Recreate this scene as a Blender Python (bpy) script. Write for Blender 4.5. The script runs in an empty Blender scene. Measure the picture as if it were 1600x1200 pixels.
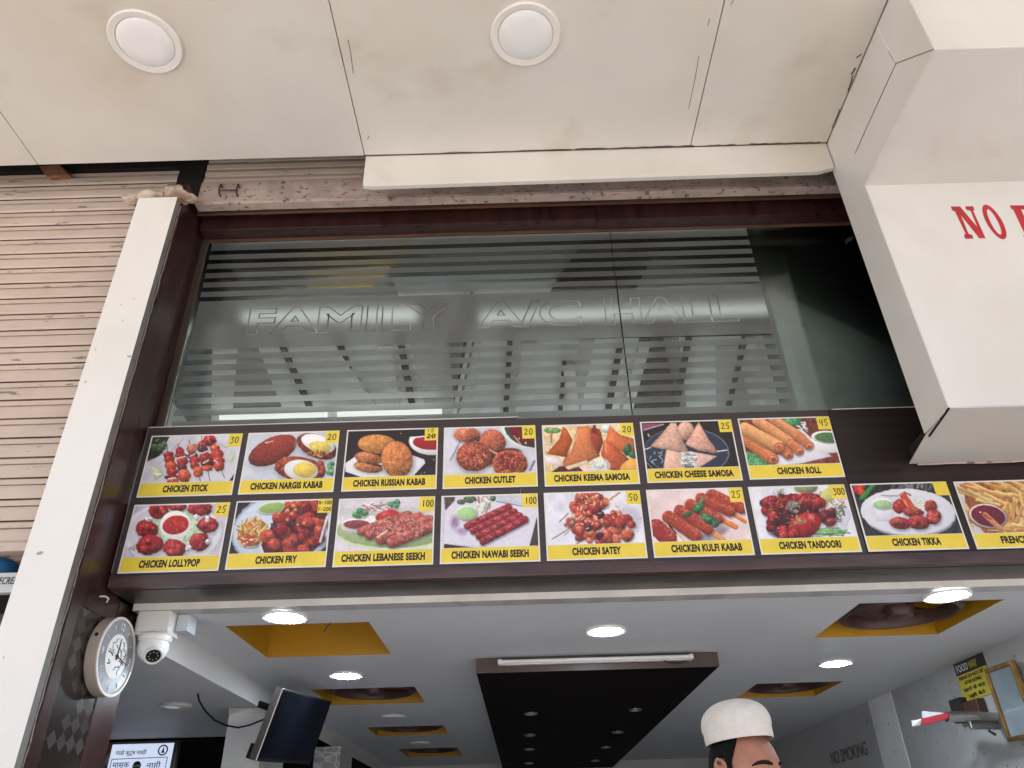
import bpy, bmesh, math, random
import numpy as np
from mathutils import Vector, Matrix

# ------------------------------------------------------------------ camera, sky, sun, exposure
SC = bpy.context.scene
COL = SC.collection
F_PX, TH, RO, CZ = 1185.0, math.radians(31.6), math.radians(1.63), 1.55
_c, _s = math.cos(TH), math.sin(TH)
FW = np.array([0, _c, _s]); _u0 = np.array([0, -_s, _c]); _r0 = np.array([1.0, 0, 0])
RT = _r0 * math.cos(RO) - _u0 * math.sin(RO)
UP = _u0 * math.cos(RO) + _r0 * math.sin(RO)
cam_d = bpy.data.cameras.new("camera"); cam = bpy.data.objects.new("camera", cam_d); COL.objects.link(cam)
cam_d.sensor_width = 36.0; cam_d.lens = F_PX / 1600 * 36; cam_d.clip_start = 0.05; cam_d.clip_end = 2000
cam.matrix_world = Matrix([[RT[0], UP[0], -FW[0], 0], [RT[1], UP[1], -FW[1], 0], [RT[2], UP[2], -FW[2], CZ], [0, 0, 0, 1]])
SC.camera = cam

SUN = Vector((-0.20, -0.26, 0.93)).normalized()
world = bpy.data.worlds.new("World"); SC.world = world; world.use_nodes = True
wn = world.node_tree; wn.nodes.clear()
wo = wn.nodes.new("ShaderNodeOutputWorld"); wb = wn.nodes.new("ShaderNodeBackground"); sky = wn.nodes.new("ShaderNodeTexSky")
sky.sky_type = 'NISHITA'; sky.sun_disc = False
sky.sun_elevation = math.asin(SUN.z); sky.sun_rotation = math.atan2(SUN.x, SUN.y)
sky.dust_density = 4.0; sky.air_density = 1.0; sky.ozone_density = 0.6
wb.inputs["Strength"].default_value = 0.15
wn.links.new(sky.outputs[0], wb.inputs[0]); wn.links.new(wb.outputs[0], wo.inputs[0])
sd = bpy.data.lights.new("sun", 'SUN'); so = bpy.data.objects.new("sun", sd); COL.objects.link(so)
sd.energy = 5.0; sd.angle = math.radians(0.5); sd.color = (1.0, 0.96, 0.9)
so.rotation_euler = (-SUN).to_track_quat('-Z', 'Y').to_euler()
SC.view_settings.view_transform = 'Standard'; SC.view_settings.look = 'None'
SC.view_settings.exposure = 0.70; SC.view_settings.gamma = 1.0; SC.view_settings.use_curve_mapping = False
SC.cycles.use_denoising = True
try: SC.cycles.denoiser = 'OPENIMAGEDENOISE'
except Exception: pass
SC.cycles.max_bounces = 10; SC.cycles.transparent_max_bounces = 16; SC.cycles.sample_clamp_indirect = 6.0

def _ray(x, y): return FW * F_PX + RT * (x - 800) - UP * (y - 600)
def atY(x, y, Y): d = _ray(x, y); t = Y / d[1]; return Vector((d[0] * t, Y, d[2] * t + CZ))
def atX(x, y, X): d = _ray(x, y); t = X / d[0]; return Vector((X, d[1] * t, d[2] * t + CZ))
def atZ(x, y, Z): d = _ray(x, y); t = (Z - CZ) / d[2]; return Vector((d[0] * t, d[1] * t, Z))
def proj(p):
    d = np.array(p) - np.array([0, 0, CZ]); z = d @ FW
    return 800 + F_PX * (d @ RT) / z, 600 - F_PX * (d @ UP) / z

# ------------------------------------------------------------------ helpers
def lin(c):
    return tuple(((v / 255) / 12.92 if v / 255 <= 0.04045 else ((v / 255 + 0.055) / 1.055) ** 2.4) for v in c)

def newmat(name):
    m = bpy.data.materials.new(name); m.use_nodes = True
    nt = m.node_tree; b = nt.nodes["Principled BSDF"]
    return m, nt, b

def mat(name, col, rough=0.6, amp=0.08, scale=6.0, bump=0.0, bscale=60.0, metal=0.0, spec=0.5, stretch=(1, 1, 1), col2=None, lo=0.4, hi=0.62, coat=0.0):
    """principled surface whose colour drifts between two tones by noise, with a little roughness variation"""
    m, nt, b = newmat(name)
    tc = nt.nodes.new("ShaderNodeTexCoord"); mp = nt.nodes.new("ShaderNodeMapping"); mp.inputs["Scale"].default_value = stretch
    nt.links.new(tc.outputs["Object"], mp.inputs["Vector"])
    n = nt.nodes.new("ShaderNodeTexNoise"); n.inputs["Scale"].default_value = scale; n.inputs["Detail"].default_value = 8; n.inputs["Roughness"].default_value = 0.62
    nt.links.new(mp.outputs[0], n.inputs["Vector"])
    r = nt.nodes.new("ShaderNodeValToRGB"); r.color_ramp.elements[0].position = lo; r.color_ramp.elements[1].position = hi
    a = tuple(max(0, v * (1 - amp)) for v in col); c2 = col2 or tuple(min(1, v * (1 + amp)) for v in col)
    r.color_ramp.elements[0].color = (*a, 1); r.color_ramp.elements[1].color = (*c2, 1)
    nt.links.new(n.outputs["Fac"], r.inputs[0]); nt.links.new(r.outputs[0], b.inputs["Base Color"])
    mr = nt.nodes.new("ShaderNodeMapRange"); mr.inputs["To Min"].default_value = max(0.02, rough - 0.1); mr.inputs["To Max"].default_value = min(1, rough + 0.1)
    nt.links.new(n.outputs["Fac"], mr.inputs[0]); nt.links.new(mr.outputs[0], b.inputs["Roughness"])
    b.inputs["Metallic"].default_value = metal; b.inputs["Specular IOR Level"].default_value = spec
    b.inputs["Coat Weight"].default_value = coat; b.inputs["Coat Roughness"].default_value = 0.15
    if bump:
        n2 = nt.nodes.new("ShaderNodeTexNoise"); n2.inputs["Scale"].default_value = bscale; n2.inputs["Detail"].default_value = 6
        nt.links.new(mp.outputs[0], n2.inputs["Vector"])
        bp = nt.nodes.new("ShaderNodeBump"); bp.inputs["Strength"].default_value = bump; bp.inputs["Distance"].default_value = 0.01
        nt.links.new(n2.outputs["Fac"], bp.inputs["Height"]); nt.links.new(bp.outputs[0], b.inputs["Normal"])
    m["_"] = 1
    return m

def overlay(m, col, scale, lo, hi, stretch=(1, 1, 1), strength=1.0, detail=4, seed=0.0):
    """a second layer of noise-shaped stains or chips over a mat()"""
    nt = m.node_tree; b = nt.nodes["Principled BSDF"]
    src = b.inputs["Base Color"].links[0].from_socket
    tc = nt.nodes.new("ShaderNodeTexCoord"); mp = nt.nodes.new("ShaderNodeMapping"); mp.inputs["Scale"].default_value = stretch; mp.inputs["Location"].default_value = (seed, seed * 1.7, seed * 0.6)
    nt.links.new(tc.outputs["Object"], mp.inputs["Vector"])
    n = nt.nodes.new("ShaderNodeTexNoise"); n.inputs["Scale"].default_value = scale; n.inputs["Detail"].default_value = detail
    nt.links.new(mp.outputs[0], n.inputs["Vector"])
    mr = nt.nodes.new("ShaderNodeMapRange"); mr.inputs["From Min"].default_value = lo; mr.inputs["From Max"].default_value = hi; mr.inputs["To Max"].default_value = strength
    nt.links.new(n.outputs["Fac"], mr.inputs[0])
    mx = nt.nodes.new("ShaderNodeMix"); mx.data_type = 'RGBA'
    nt.links.new(mr.outputs[0], mx.inputs["Factor"]); nt.links.new(src, mx.inputs["A"]); mx.inputs["B"].default_value = (*col, 1)
    nt.links.new(mx.outputs["Result"], b.inputs["Base Color"])
    return m

def emit(name, col, strength):
    m, nt, b = newmat(name)
    b.inputs["Base Color"].default_value = (*[0.8] * 3, 1)
    b.inputs["Emission Color"].default_value = (*col, 1); b.inputs["Emission Strength"].default_value = strength
    return m

class MB:
    """collects polygons; build() links them as ONE mesh object"""
    def __init__(s): s.v = []; s.f = []
    def poly(s, pts):
        i = len(s.v); s.v += [tuple(p) for p in pts]; s.f.append(tuple(range(i, i + len(pts)))); return s
    def box(s, x0, x1, y0, y1, z0, z1):
        i = len(s.v)
        s.v += [(x, y, z) for z in (z0, z1) for y in (y0, y1) for x in (x0, x1)]
        s.f += [tuple(i + k for k in q) for q in ((0, 2, 3, 1), (4, 5, 7, 6), (0, 1, 5, 4), (2, 6, 7, 3), (0, 4, 6, 2), (1, 3, 7, 5))]
        return s
    def prism(s, pts, d):
        """closed prism: polygon pts swept by vector d"""
        n = len(pts); i = len(s.v); d = Vector(d)
        s.v += [tuple(Vector(p)) for p in pts] + [tuple(Vector(p) + d) for p in pts]
        s.f += [tuple(i + k for k in range(n))[::-1], tuple(i + n + k for k in range(n))]
        s.f += [(i + k, i + (k + 1) % n, i + n + (k + 1) % n, i + n + k) for k in range(n)]
        return s
    def hexa(s, a, b):
        """box between two matching quads"""
        i = len(s.v); s.v += [tuple(p) for p in a] + [tuple(p) for p in b]
        s.f += [tuple(i + k for k in q) for q in ((3, 2, 1, 0), (4, 5, 6, 7), (0, 1, 5, 4), (1, 2, 6, 5), (2, 3, 7, 6), (3, 0, 4, 7))]
        return s
    def lathe(s, prof, origin, axis=(0, 0, 1), n=40, closed=False):
        """prof = [(radius, height)] turned round axis through origin"""
        q = Vector((0, 0, 1)).rotation_difference(Vector(axis)); o = Vector(origin); i = len(s.v)
        for r, h in prof:
            for k in range(n):
                a = 2 * math.pi * k / n
                s.v.append(tuple(o + q @ Vector((r * math.cos(a), r * math.sin(a), h))))
        for j in range(len(prof) - 1):
            for k in range(n):
                a, b = i + j * n + k, i + j * n + (k + 1) % n
                s.f.append((a, b, b + n, a + n))
        e = i + (len(prof) - 1) * n
        if closed:
            for k in range(n): s.f.append((e + k, e + (k + 1) % n, i + (k + 1) % n, i + k))
        else:
            s.f.append(tuple(i + k for k in range(n))[::-1]); s.f.append(tuple(e + k for k in range(n)))
        return s
    def tube(s, pts, r, n=8, r2=None):
        pts = [Vector(p) for p in pts]; i = len(s.v); m = len(pts)
        up = Vector((0, 0, 1))
        for j, p in enumerate(pts):
            t = (pts[min(j + 1, m - 1)] - pts[max(j - 1, 0)])
            t = t.normalized() if t.length > 1e-9 else Vector((0, 0, 1))
            u = up if abs(t.dot(up)) < 0.95 else Vector((0, 1, 0))
            a = t.cross(u).normalized(); b = t.cross(a)
            rr = r if r2 is None else r + (r2 - r) * j / max(1, m - 1)
            for k in range(n):
                w = 2 * math.pi * k / n
                s.v.append(tuple(p + a * (rr * math.cos(w)) + b * (rr * math.sin(w))))
        for j in range(m - 1):
            for k in range(n):
                a, b = i + j * n + k, i + j * n + (k + 1) % n
                s.f.append((a, b, b + n, a + n))
        s.f.append(tuple(i + k for k in range(n))[::-1]); s.f.append(tuple(i + (m - 1) * n + k for k in range(n)))
        return s
    def build(s, name, m, parent=None, smooth=False, bevel=0.0):
        me = bpy.data.meshes.new(name); me.from_pydata(s.v, [], s.f)
        bm = bmesh.new(); bm.from_mesh(me); bmesh.ops.recalc_face_normals(bm, faces=bm.faces[:]); bm.to_mesh(me); bm.free()
        return link(name, me, m, parent, smooth, bevel)

def link(name, me, m, parent=None, smooth=False, bevel=0.0):
    o = bpy.data.objects.new(name, me); COL.objects.link(o)
    if m is not None: me.materials.append(m)
    if smooth:
        me.polygons.foreach_set("use_smooth", [True] * len(me.polygons))
        me.set_sharp_from_angle(angle=math.radians(40))
    if bevel:
        b = o.modifiers.new("bevel", 'BEVEL'); b.width = bevel; b.segments = 2; b.limit_method = 'ANGLE'; b.angle_limit = math.radians(50)
    if parent is not None: put(o, parent)
    return o

def put(o, parent):
    """parent a part whose mesh is in world space: the thing's Empty stands at its base"""
    o.parent = parent
    o.matrix_parent_inverse = Matrix.Translation(-parent.location)

def thing(name, loc, label, cat, group=None):
    o = bpy.data.objects.new(name, None); COL.objects.link(o); o.location = loc; o.empty_display_size = 0.1
    return tag(o, label, cat, group)

def tag(o, label, cat, group=None):
    o["label"] = label; o["category"] = cat
    if group: o["group"] = group
    return o

def struct(o):
    o["kind"] = "structure"; return o

def frame(origin, ex, ey):
    """matrix that lays flat local XY art on a plane"""
    ex = Vector(ex).normalized(); ey = Vector(ey).normalized(); ez = ex.cross(ey)
    return Matrix([[ex.x, ey.x, ez.x, origin[0]], [ex.y, ey.y, ez.y, origin[1]], [ex.z, ey.z, ez.z, origin[2]], [0, 0, 0, 1]])

def text_mesh(txt, width=None, height=None, M=None, thick=0.0006, bold=0.0, outline=0.0, shear=0.0, spacing=1.0):
    """lettering as a mesh, scaled to width x height, lower left corner at M's origin"""
    cu = bpy.data.curves.new("lettering", 'FONT'); cu.body = txt; cu.size = 1.0; cu.shear = shear; cu.space_character = spacing
    cu.resolution_u = 4
    if outline: cu.fill_mode = 'NONE'; cu.bevel_depth = outline; cu.bevel_resolution = 0; cu.offset = bold
    else: cu.offset = bold; cu.extrude = 0.001
    o = bpy.data.objects.new("lettering", cu); COL.objects.link(o)
    bpy.context.view_layer.update()
    me = bpy.data.meshes.new_from_object(o.evaluated_get(bpy.context.evaluated_depsgraph_get()))
    bpy.data.objects.remove(o); bpy.data.curves.remove(cu)
    n = len(me.vertices); co = np.zeros(n * 3); me.vertices.foreach_get("co", co); co = co.reshape(-1, 3)
    lo, hi = co.min(0), co.max(0); ext = np.maximum(hi - lo, 1e-6)
    sx = width / ext[0] if width else None; sy = height / ext[1] if height else None
    sx = sx or sy; sy = sy or sx
    co = (co - lo) * np.array([sx, sy, 0]) + np.array([0, 0, 0]) + np.stack([0 * co[:, 0], 0 * co[:, 0], (co[:, 2] - lo[2]) / ext[2] * thick], 1)
    me.vertices.foreach_set("co", co.ravel()); me.materials.clear()
    if M is not None: me.transform(M)
    me.update()
    return me

# ------------------------------------------------------------------ materials
M = {}
M['cream'] = overlay(mat('cream cladding', (0.72, 0.69, 0.655), 0.45, 0.03, 1.3, coat=0.1, bump=0.25, bscale=2.2), (0.58, 0.49, 0.39), 1.1, 0.44, 0.74, strength=0.65)
overlay(M['cream'], (0.45, 0.33, 0.22), 3.0, 0.60, 0.78, strength=0.4, seed=3.1)
M['white_clad'] = overlay(mat('white cladding', (0.745, 0.73, 0.715), 0.32, 0.02, 2.0, coat=0.15, bump=0.25, bscale=2.5), (0.56, 0.50, 0.43), 1.6, 0.52, 0.80, strength=0.45)
M['pilaster'] = overlay(mat('white pilaster cladding', (0.83, 0.82, 0.81), 0.4, 0.015, 3.0), (0.30, 0.28, 0.26), 28.0, 0.735, 0.75, strength=0.8, detail=2)
overlay(M['pilaster'], (0.62, 0.59, 0.54), 2.6, 0.55, 0.80, stretch=(1, 1, 0.5), strength=0.45, seed=2.0)
M['grey_edge'] = mat('grey cladding core', (0.20, 0.195, 0.185), 0.6, 0.1, 20)
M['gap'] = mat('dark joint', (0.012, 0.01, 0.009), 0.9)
M['crack'] = mat('cladding joint', (0.10, 0.08, 0.07), 0.9, 0.4, 20)
M['maroon'] = overlay(mat('maroon laminate', (0.040, 0.015, 0.014), 0.3, 0.3, 5, stretch=(4, 4, 0.5), coat=0.2), (0.10, 0.05, 0.045), 5, 0.6, 0.8, stretch=(6, 6, 0.6), strength=0.5)
M['board'] = overlay(mat('dark brown board', (0.046, 0.033, 0.035), 0.42, 0.15, 3, stretch=(0.4, 1, 14)), (0.09, 0.065, 0.062), 6, 0.55, 0.8, stretch=(0.5, 1, 20), strength=0.5)
M['rail'] = overlay(mat('brown laminate rail', (0.060, 0.028, 0.026), 0.35, 0.3, 5, stretch=(0.8, 5, 5), coat=0.2), (0.12, 0.085, 0.075), 3, 0.5, 0.75, stretch=(1, 8, 8), strength=0.5)
M['soffit_dark'] = overlay(mat('dark streaked laminate', (0.040, 0.030, 0.028), 0.35, 0.3, 20, stretch=(1, 0.3, 1)), (0.10, 0.085, 0.078), 9, 0.5, 0.8, stretch=(1, 0.6, 1), strength=0.7)
M['wood'] = overlay(mat('brown wood liner', (0.10, 0.048, 0.030), 0.5, 0.25, 8, stretch=(0.6, 6, 6)), (0.05, 0.025, 0.02), 7, 0.5, 0.75, stretch=(0.5, 5, 5), strength=0.6)
M['rust_rail'] = overlay(mat('pink painted steel with rust', (0.46, 0.36, 0.325), 0.55, 0.15, 8), (0.10, 0.05, 0.035), 34, 0.57, 0.66, stretch=(1, 1, 1.4), strength=0.8, detail=8)
M['jamb_liner'] = mat('liner in jamb reflection brown', (0.050, 0.034, 0.028), 0.5, 0.2, 6, stretch=(4, 4, 0.5))
M['white_line'] = mat('white edge trim', (0.75, 0.74, 0.73), 0.5)
M['steel'] = mat('brushed steel', (0.55, 0.54, 0.52), 0.3, 0.1, 30, metal=1.0, stretch=(1, 1, 12))
M['iron'] = mat('dark iron', (0.05, 0.04, 0.035), 0.6, 0.3, 30)
M['plastic_white'] = mat('white plastic', (0.78, 0.77, 0.75), 0.35, 0.03, 6)
M['lamp_trim'] = mat('lamp trim', (0.80, 0.765, 0.74), 0.4, 0.03, 6)
M['lamp_off'] = overlay(mat('unlit opal diffuser', (0.86, 0.85, 0.87), 0.25, 0.01, 6, coat=0.3), (0.5, 0.48, 0.46), 14, 0.66, 0.8, strength=0.4)
M['black'] = mat('black plastic', (0.010, 0.010, 0.011), 0.5, spec=0.25)
M['ceil'] = overlay(mat('painted gypsum ceiling', (0.66, 0.675, 0.715), 0.55, 0.03, 2), (0.56, 0.57, 0.60), 1.2, 0.55, 0.8, strength=0.4)
M['ceil_trim'] = overlay(mat('grey glossy trim', (0.50, 0.50, 0.50), 0.3, 0.05, 3), (0.33, 0.32, 0.32), 4, 0.5, 0.6, stretch=(1.4, 0.2, 1), strength=0.6)
M['yellow'] = mat('yellow recess paint', (0.50, 0.26, 0.012), 0.5, 0.06, 3)
M['fan'] = mat('brown fan plastic', (0.075, 0.035, 0.032), 0.4, 0.2, 10)
M['fan_dark'] = mat('fan shadow box', (0.03, 0.022, 0.018), 0.6, 0.2, 10)
M['panel_dark'] = mat('dark brown ceiling laminate', (0.008, 0.005, 0.0045), 0.7, 0.15, 4, spec=0.05)
M['panel_edge'] = mat('brown panel edge', (0.075, 0.052, 0.048), 0.4, 0.1, 5)
M['wall_white'] = mat('off white wall', (0.62, 0.62, 0.62), 0.6, 0.04, 2)
M['floor'] = mat('shop floor tile', (0.42, 0.40, 0.38), 0.35, 0.08, 3)
M['concrete'] = overlay(mat('pale concrete paving', (0.45, 0.425, 0.39), 0.8, 0.12, 1.5, bump=0.3), (0.28, 0.26, 0.24), 0.6, 0.5, 0.7, strength=0.5)
M['brick_plain'] = mat('outer wall plaster', (0.55, 0.50, 0.44), 0.8, 0.08, 2)
M['ink'] = mat('black printing ink', (0.018, 0.014, 0.012), 0.5)
M['marker'] = mat('marker ink', (0.03, 0.025, 0.01), 0.5)
M['card_white'] = mat('white printed border', (0.78, 0.77, 0.76), 0.4, 0.02, 8)
M['card_yellow'] = mat('yellow print', (0.82, 0.63, 0.065), 0.4, 0.05, 8)
M['sticker'] = mat('yellow sticker', (0.84, 0.66, 0.08), 0.5, 0.05, 20)
M['red_paint'] = mat('red sign paint', (0.50, 0.022, 0.032), 0.45, 0.12, 12)
M['sign_brown'] = mat('brown painted letters', (0.11, 0.09, 0.08), 0.6)
M['gold'] = mat('gold frame', (0.35, 0.20, 0.07), 0.35, 0.25, 20, metal=0.7)
M['paper'] = mat('paper', (0.62, 0.64, 0.66), 0.55, 0.06, 9)
M['glass_grey'] = mat('picture under glass', (0.30, 0.37, 0.42), 0.12, 0.12, 3)
M['red_print'] = mat('red print', (0.42, 0.03, 0.05), 0.5)
M['sign_black'] = mat('black sign print', (0.03, 0.03, 0.028), 0.5, 0.2, 9)
M['sign_yellow'] = mat('yellow sign print', (0.55, 0.47, 0.05), 0.5, 0.08, 9)
M['skin'] = overlay(mat('skin', (0.36, 0.170, 0.115), 0.55, 0.12, 30, bump=0.12, bscale=240), (0.42, 0.15, 0.09), 7, 0.5, 0.75, strength=0.5)
M['hair'] = mat('black hair', (0.007, 0.006, 0.006), 0.75, 0.4, 60, bump=0.9, bscale=260, stretch=(1, 1, 0.25), spec=0.15)
M['cap'] = mat('white knitted cap', (0.70, 0.66, 0.62), 0.95, 0.05, 40, bump=0.25, bscale=300)
M['shirt'] = mat('pale blue shirt', (0.35, 0.42, 0.52), 0.85, 0.06, 9, bump=0.2)
M['trousers'] = mat('dark trousers', (0.04, 0.04, 0.05), 0.85, 0.1, 9)
M['tv_screen'] = mat('switched off screen', (0.003, 0.004, 0.008), 0.35, 0.3, 3, spec=0.08)
M['blue_plastic'] = mat('blue plastic', (0.03, 0.16, 0.36), 0.3, 0.1, 6)
M['wrap'] = overlay(mat('brown plastic wrap', (0.22, 0.15, 0.11), 0.25, 0.3, 9, coat=0.4), (0.10, 0.16, 0.16), 6, 0.5, 0.62, strength=0.7)
M['plaster'] = overlay(mat('broken plaster', (0.55, 0.46, 0.38), 0.9, 0.2, 14, bump=0.8, bscale=30), (0.25, 0.12, 0.06), 9, 0.52, 0.66, strength=0.8)
M['terracotta'] = mat('bare brick', (0.27, 0.12, 0.07), 0.85, 0.2, 20)
M['lit_poster'] = None
M['led'] = emit('lit led diffuser', (0.82, 0.91, 1.0), 85.0)
M['tube_off'] = mat('unlit tube', (0.72, 0.71, 0.73), 0.3, 0.02, 6)
M['tube_on'] = emit('lit tube', (0.98, 1.0, 0.95), 0.95)
M['tube_added'] = emit('added hall tube', (0.98, 1.0, 0.97), 42.0)
M['tube_dim'] = emit('dim lit tube', (1.0, 1.0, 0.95), 0.62)

# roller shutter: pink-cream paint, chips stretched along the slats
M['shutter'] = overlay(mat('cream shutter paint', (0.60, 0.485, 0.42), 0.55, 0.06, 3, stretch=(1, 1, 2)), (0.66, 0.55, 0.48), 2.0, 0.5, 0.7, strength=0.6)
overlay(M['shutter'], (0.17, 0.15, 0.14), 6.0, 0.665, 0.685, stretch=(1.3, 1, 9), strength=0.85, seed=4.2, detail=5)
overlay(M['shutter'], (0.30, 0.22, 0.17), 18.0, 0.68, 0.74, stretch=(1, 1, 4), strength=0.6, seed=9.0)

def tile_mat(name, base, dots=True):
    m = mat(name, base, 0.3, 0.08, 1.7, coat=0.2)
    nt = m.node_tree; b = nt.nodes["Principled BSDF"]; src = b.inputs["Base Color"].links[0].from_socket
    tc = nt.nodes.new("ShaderNodeTexCoord")
    v = nt.nodes.new("ShaderNodeTexVoronoi"); v.inputs["Scale"].default_value = 11.0; v.inputs["Randomness"].default_value = 0.35
    nt.links.new(tc.outputs["Object"], v.inputs["Vector"])
    lt = nt.nodes.new("ShaderNodeMath"); lt.operation = 'LESS_THAN'; lt.inputs[1].default_value = 0.062
    nt.links.new(v.outputs["Distance"], lt.inputs[0])
    mx = nt.nodes.new("ShaderNodeMix"); mx.data_type = 'RGBA'
    nt.links.new(lt.outputs[0], mx.inputs["Factor"]); nt.links.new(src, mx.inputs["A"]); mx.inputs["B"].default_value = (0.10, 0.10, 0.11, 1)
    nt.links.new(mx.outputs["Result"], b.inputs["Base Color"])
    return m
M['tile'] = tile_mat('marbled wall tile', (0.44, 0.45, 0.46))
M['tile_light'] = tile_mat('pale wall tile', (0.80, 0.82, 0.84))

# scalloped tile of the second column
def scallop_mat():
    m, nt, b = newmat('scalloped tile')
    tc = nt.nodes.new("ShaderNodeTexCoord"); mp = nt.nodes.new("ShaderNodeMapping"); mp.inputs["Scale"].default_value = (1, 1, 1.9)
    nt.links.new(tc.outputs["Object"], mp.inputs["Vector"])
    v = nt.nodes.new("ShaderNodeTexVoronoi"); v.feature = 'DISTANCE_TO_EDGE'; v.inputs["Scale"].default_value = 11; v.inputs["Randomness"].default_value = 0.5
    nt.links.new(mp.outputs[0], v.inputs["Vector"])
    r = nt.nodes.new("ShaderNodeValToRGB"); r.color_ramp.elements[0].position = 0.03; r.color_ramp.elements[1].position = 0.08
    r.color_ramp.elements[0].color = (0.75, 0.76, 0.78, 1); r.color_ramp.elements[1].color = (0.45, 0.46, 0.48, 1)
    nt.links.new(v.outputs["Distance"], r.inputs[0]); nt.links.new(r.outputs[0], b.inputs["Base Color"]); b.inputs["Roughness"].default_value = 0.3
    return m
M['scallop'] = scallop_mat()

# dark mosaic of small diamonds, lighter ones scattered
def mosaic_mat():
    m, nt, b = newmat('diamond mosaic')
    tc = nt.nodes.new("ShaderNodeTexCoord"); mp = nt.nodes.new("ShaderNodeMapping")
    mp.inputs["Rotation"].default_value = (math.radians(45), 0, 0); mp.inputs["Scale"].default_value = (0.001, 1, 1)
    nt.links.new(tc.outputs["Object"], mp.inputs["Vector"])
    sc = nt.nodes.new("ShaderNodeVectorMath"); sc.operation = 'SCALE'; sc.inputs["Scale"].default_value = 24.0
    nt.links.new(mp.outputs[0], sc.inputs[0])
    fl = nt.nodes.new("ShaderNodeVectorMath"); fl.operation = 'FLOOR'; nt.links.new(sc.outputs[0], fl.inputs[0])
    wnz = nt.nodes.new("ShaderNodeTexWhiteNoise"); nt.links.new(fl.outputs[0], wnz.inputs["Vector"])
    ck = nt.nodes.new("ShaderNodeTexChecker"); ck.inputs["Scale"].default_value = 1.0; nt.links.new(sc.outputs[0], ck.inputs["Vector"])
    mu = nt.nodes.new("ShaderNodeMath"); mu.operation = 'MULTIPLY'; nt.links.new(wnz.outputs["Value"], mu.inputs[0]); nt.links.new(ck.outputs["Fac"], mu.inputs[1])
    r = nt.nodes.new("ShaderNodeValToRGB"); r.color_ramp.elements[0].color = (0.030, 0.021, 0.019, 1); r.color_ramp.elements[1].color = (0.085, 0.078, 0.077, 1)
    r.color_ramp.elements[0].position = 0.25
    nt.links.new(mu.outputs[0], r.inputs[0]); nt.links.new(r.outputs[0], b.inputs["Base Color"])
    b.inputs["Roughness"].default_value = 0.22
    return m
M['mosaic'] = mosaic_mat()

# clear pane: fresnel reflection over straight transparency
def glass_mat(name, tint, refl=1.0, rough=0.0):
    m, nt, b = newmat(name); nt.nodes.remove(b); out = nt.nodes["Material Output"]
    t = nt.nodes.new("ShaderNodeBsdfTransparent"); t.inputs[0].default_value = (*tint, 1)
    g = nt.nodes.new("ShaderNodeBsdfGlossy"); g.inputs["Roughness"].default_value = rough; g.inputs["Color"].default_value = (0.9, 0.95, 0.93, 1)
    fr = nt.nodes.new("ShaderNodeFresnel"); fr.inputs["IOR"].default_value = 1.5
    mu = nt.nodes.new("ShaderNodeMath"); mu.operation = 'MULTIPLY'; mu.inputs[1].default_value = refl; nt.links.new(fr.outputs[0], mu.inputs[0])
    mx = nt.nodes.new("ShaderNodeMixShader"); nt.links.new(mu.outputs[0], mx.inputs[0]); nt.links.new(t.outputs[0], mx.inputs[1]); nt.links.new(g.outputs[0], mx.inputs[2])
    nt.links.new(mx.outputs[0], out.inputs[0])
    return m
M['glass'] = glass_mat('window glass', (0.86, 0.885, 0.88), 1.0, 0.07)

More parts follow.
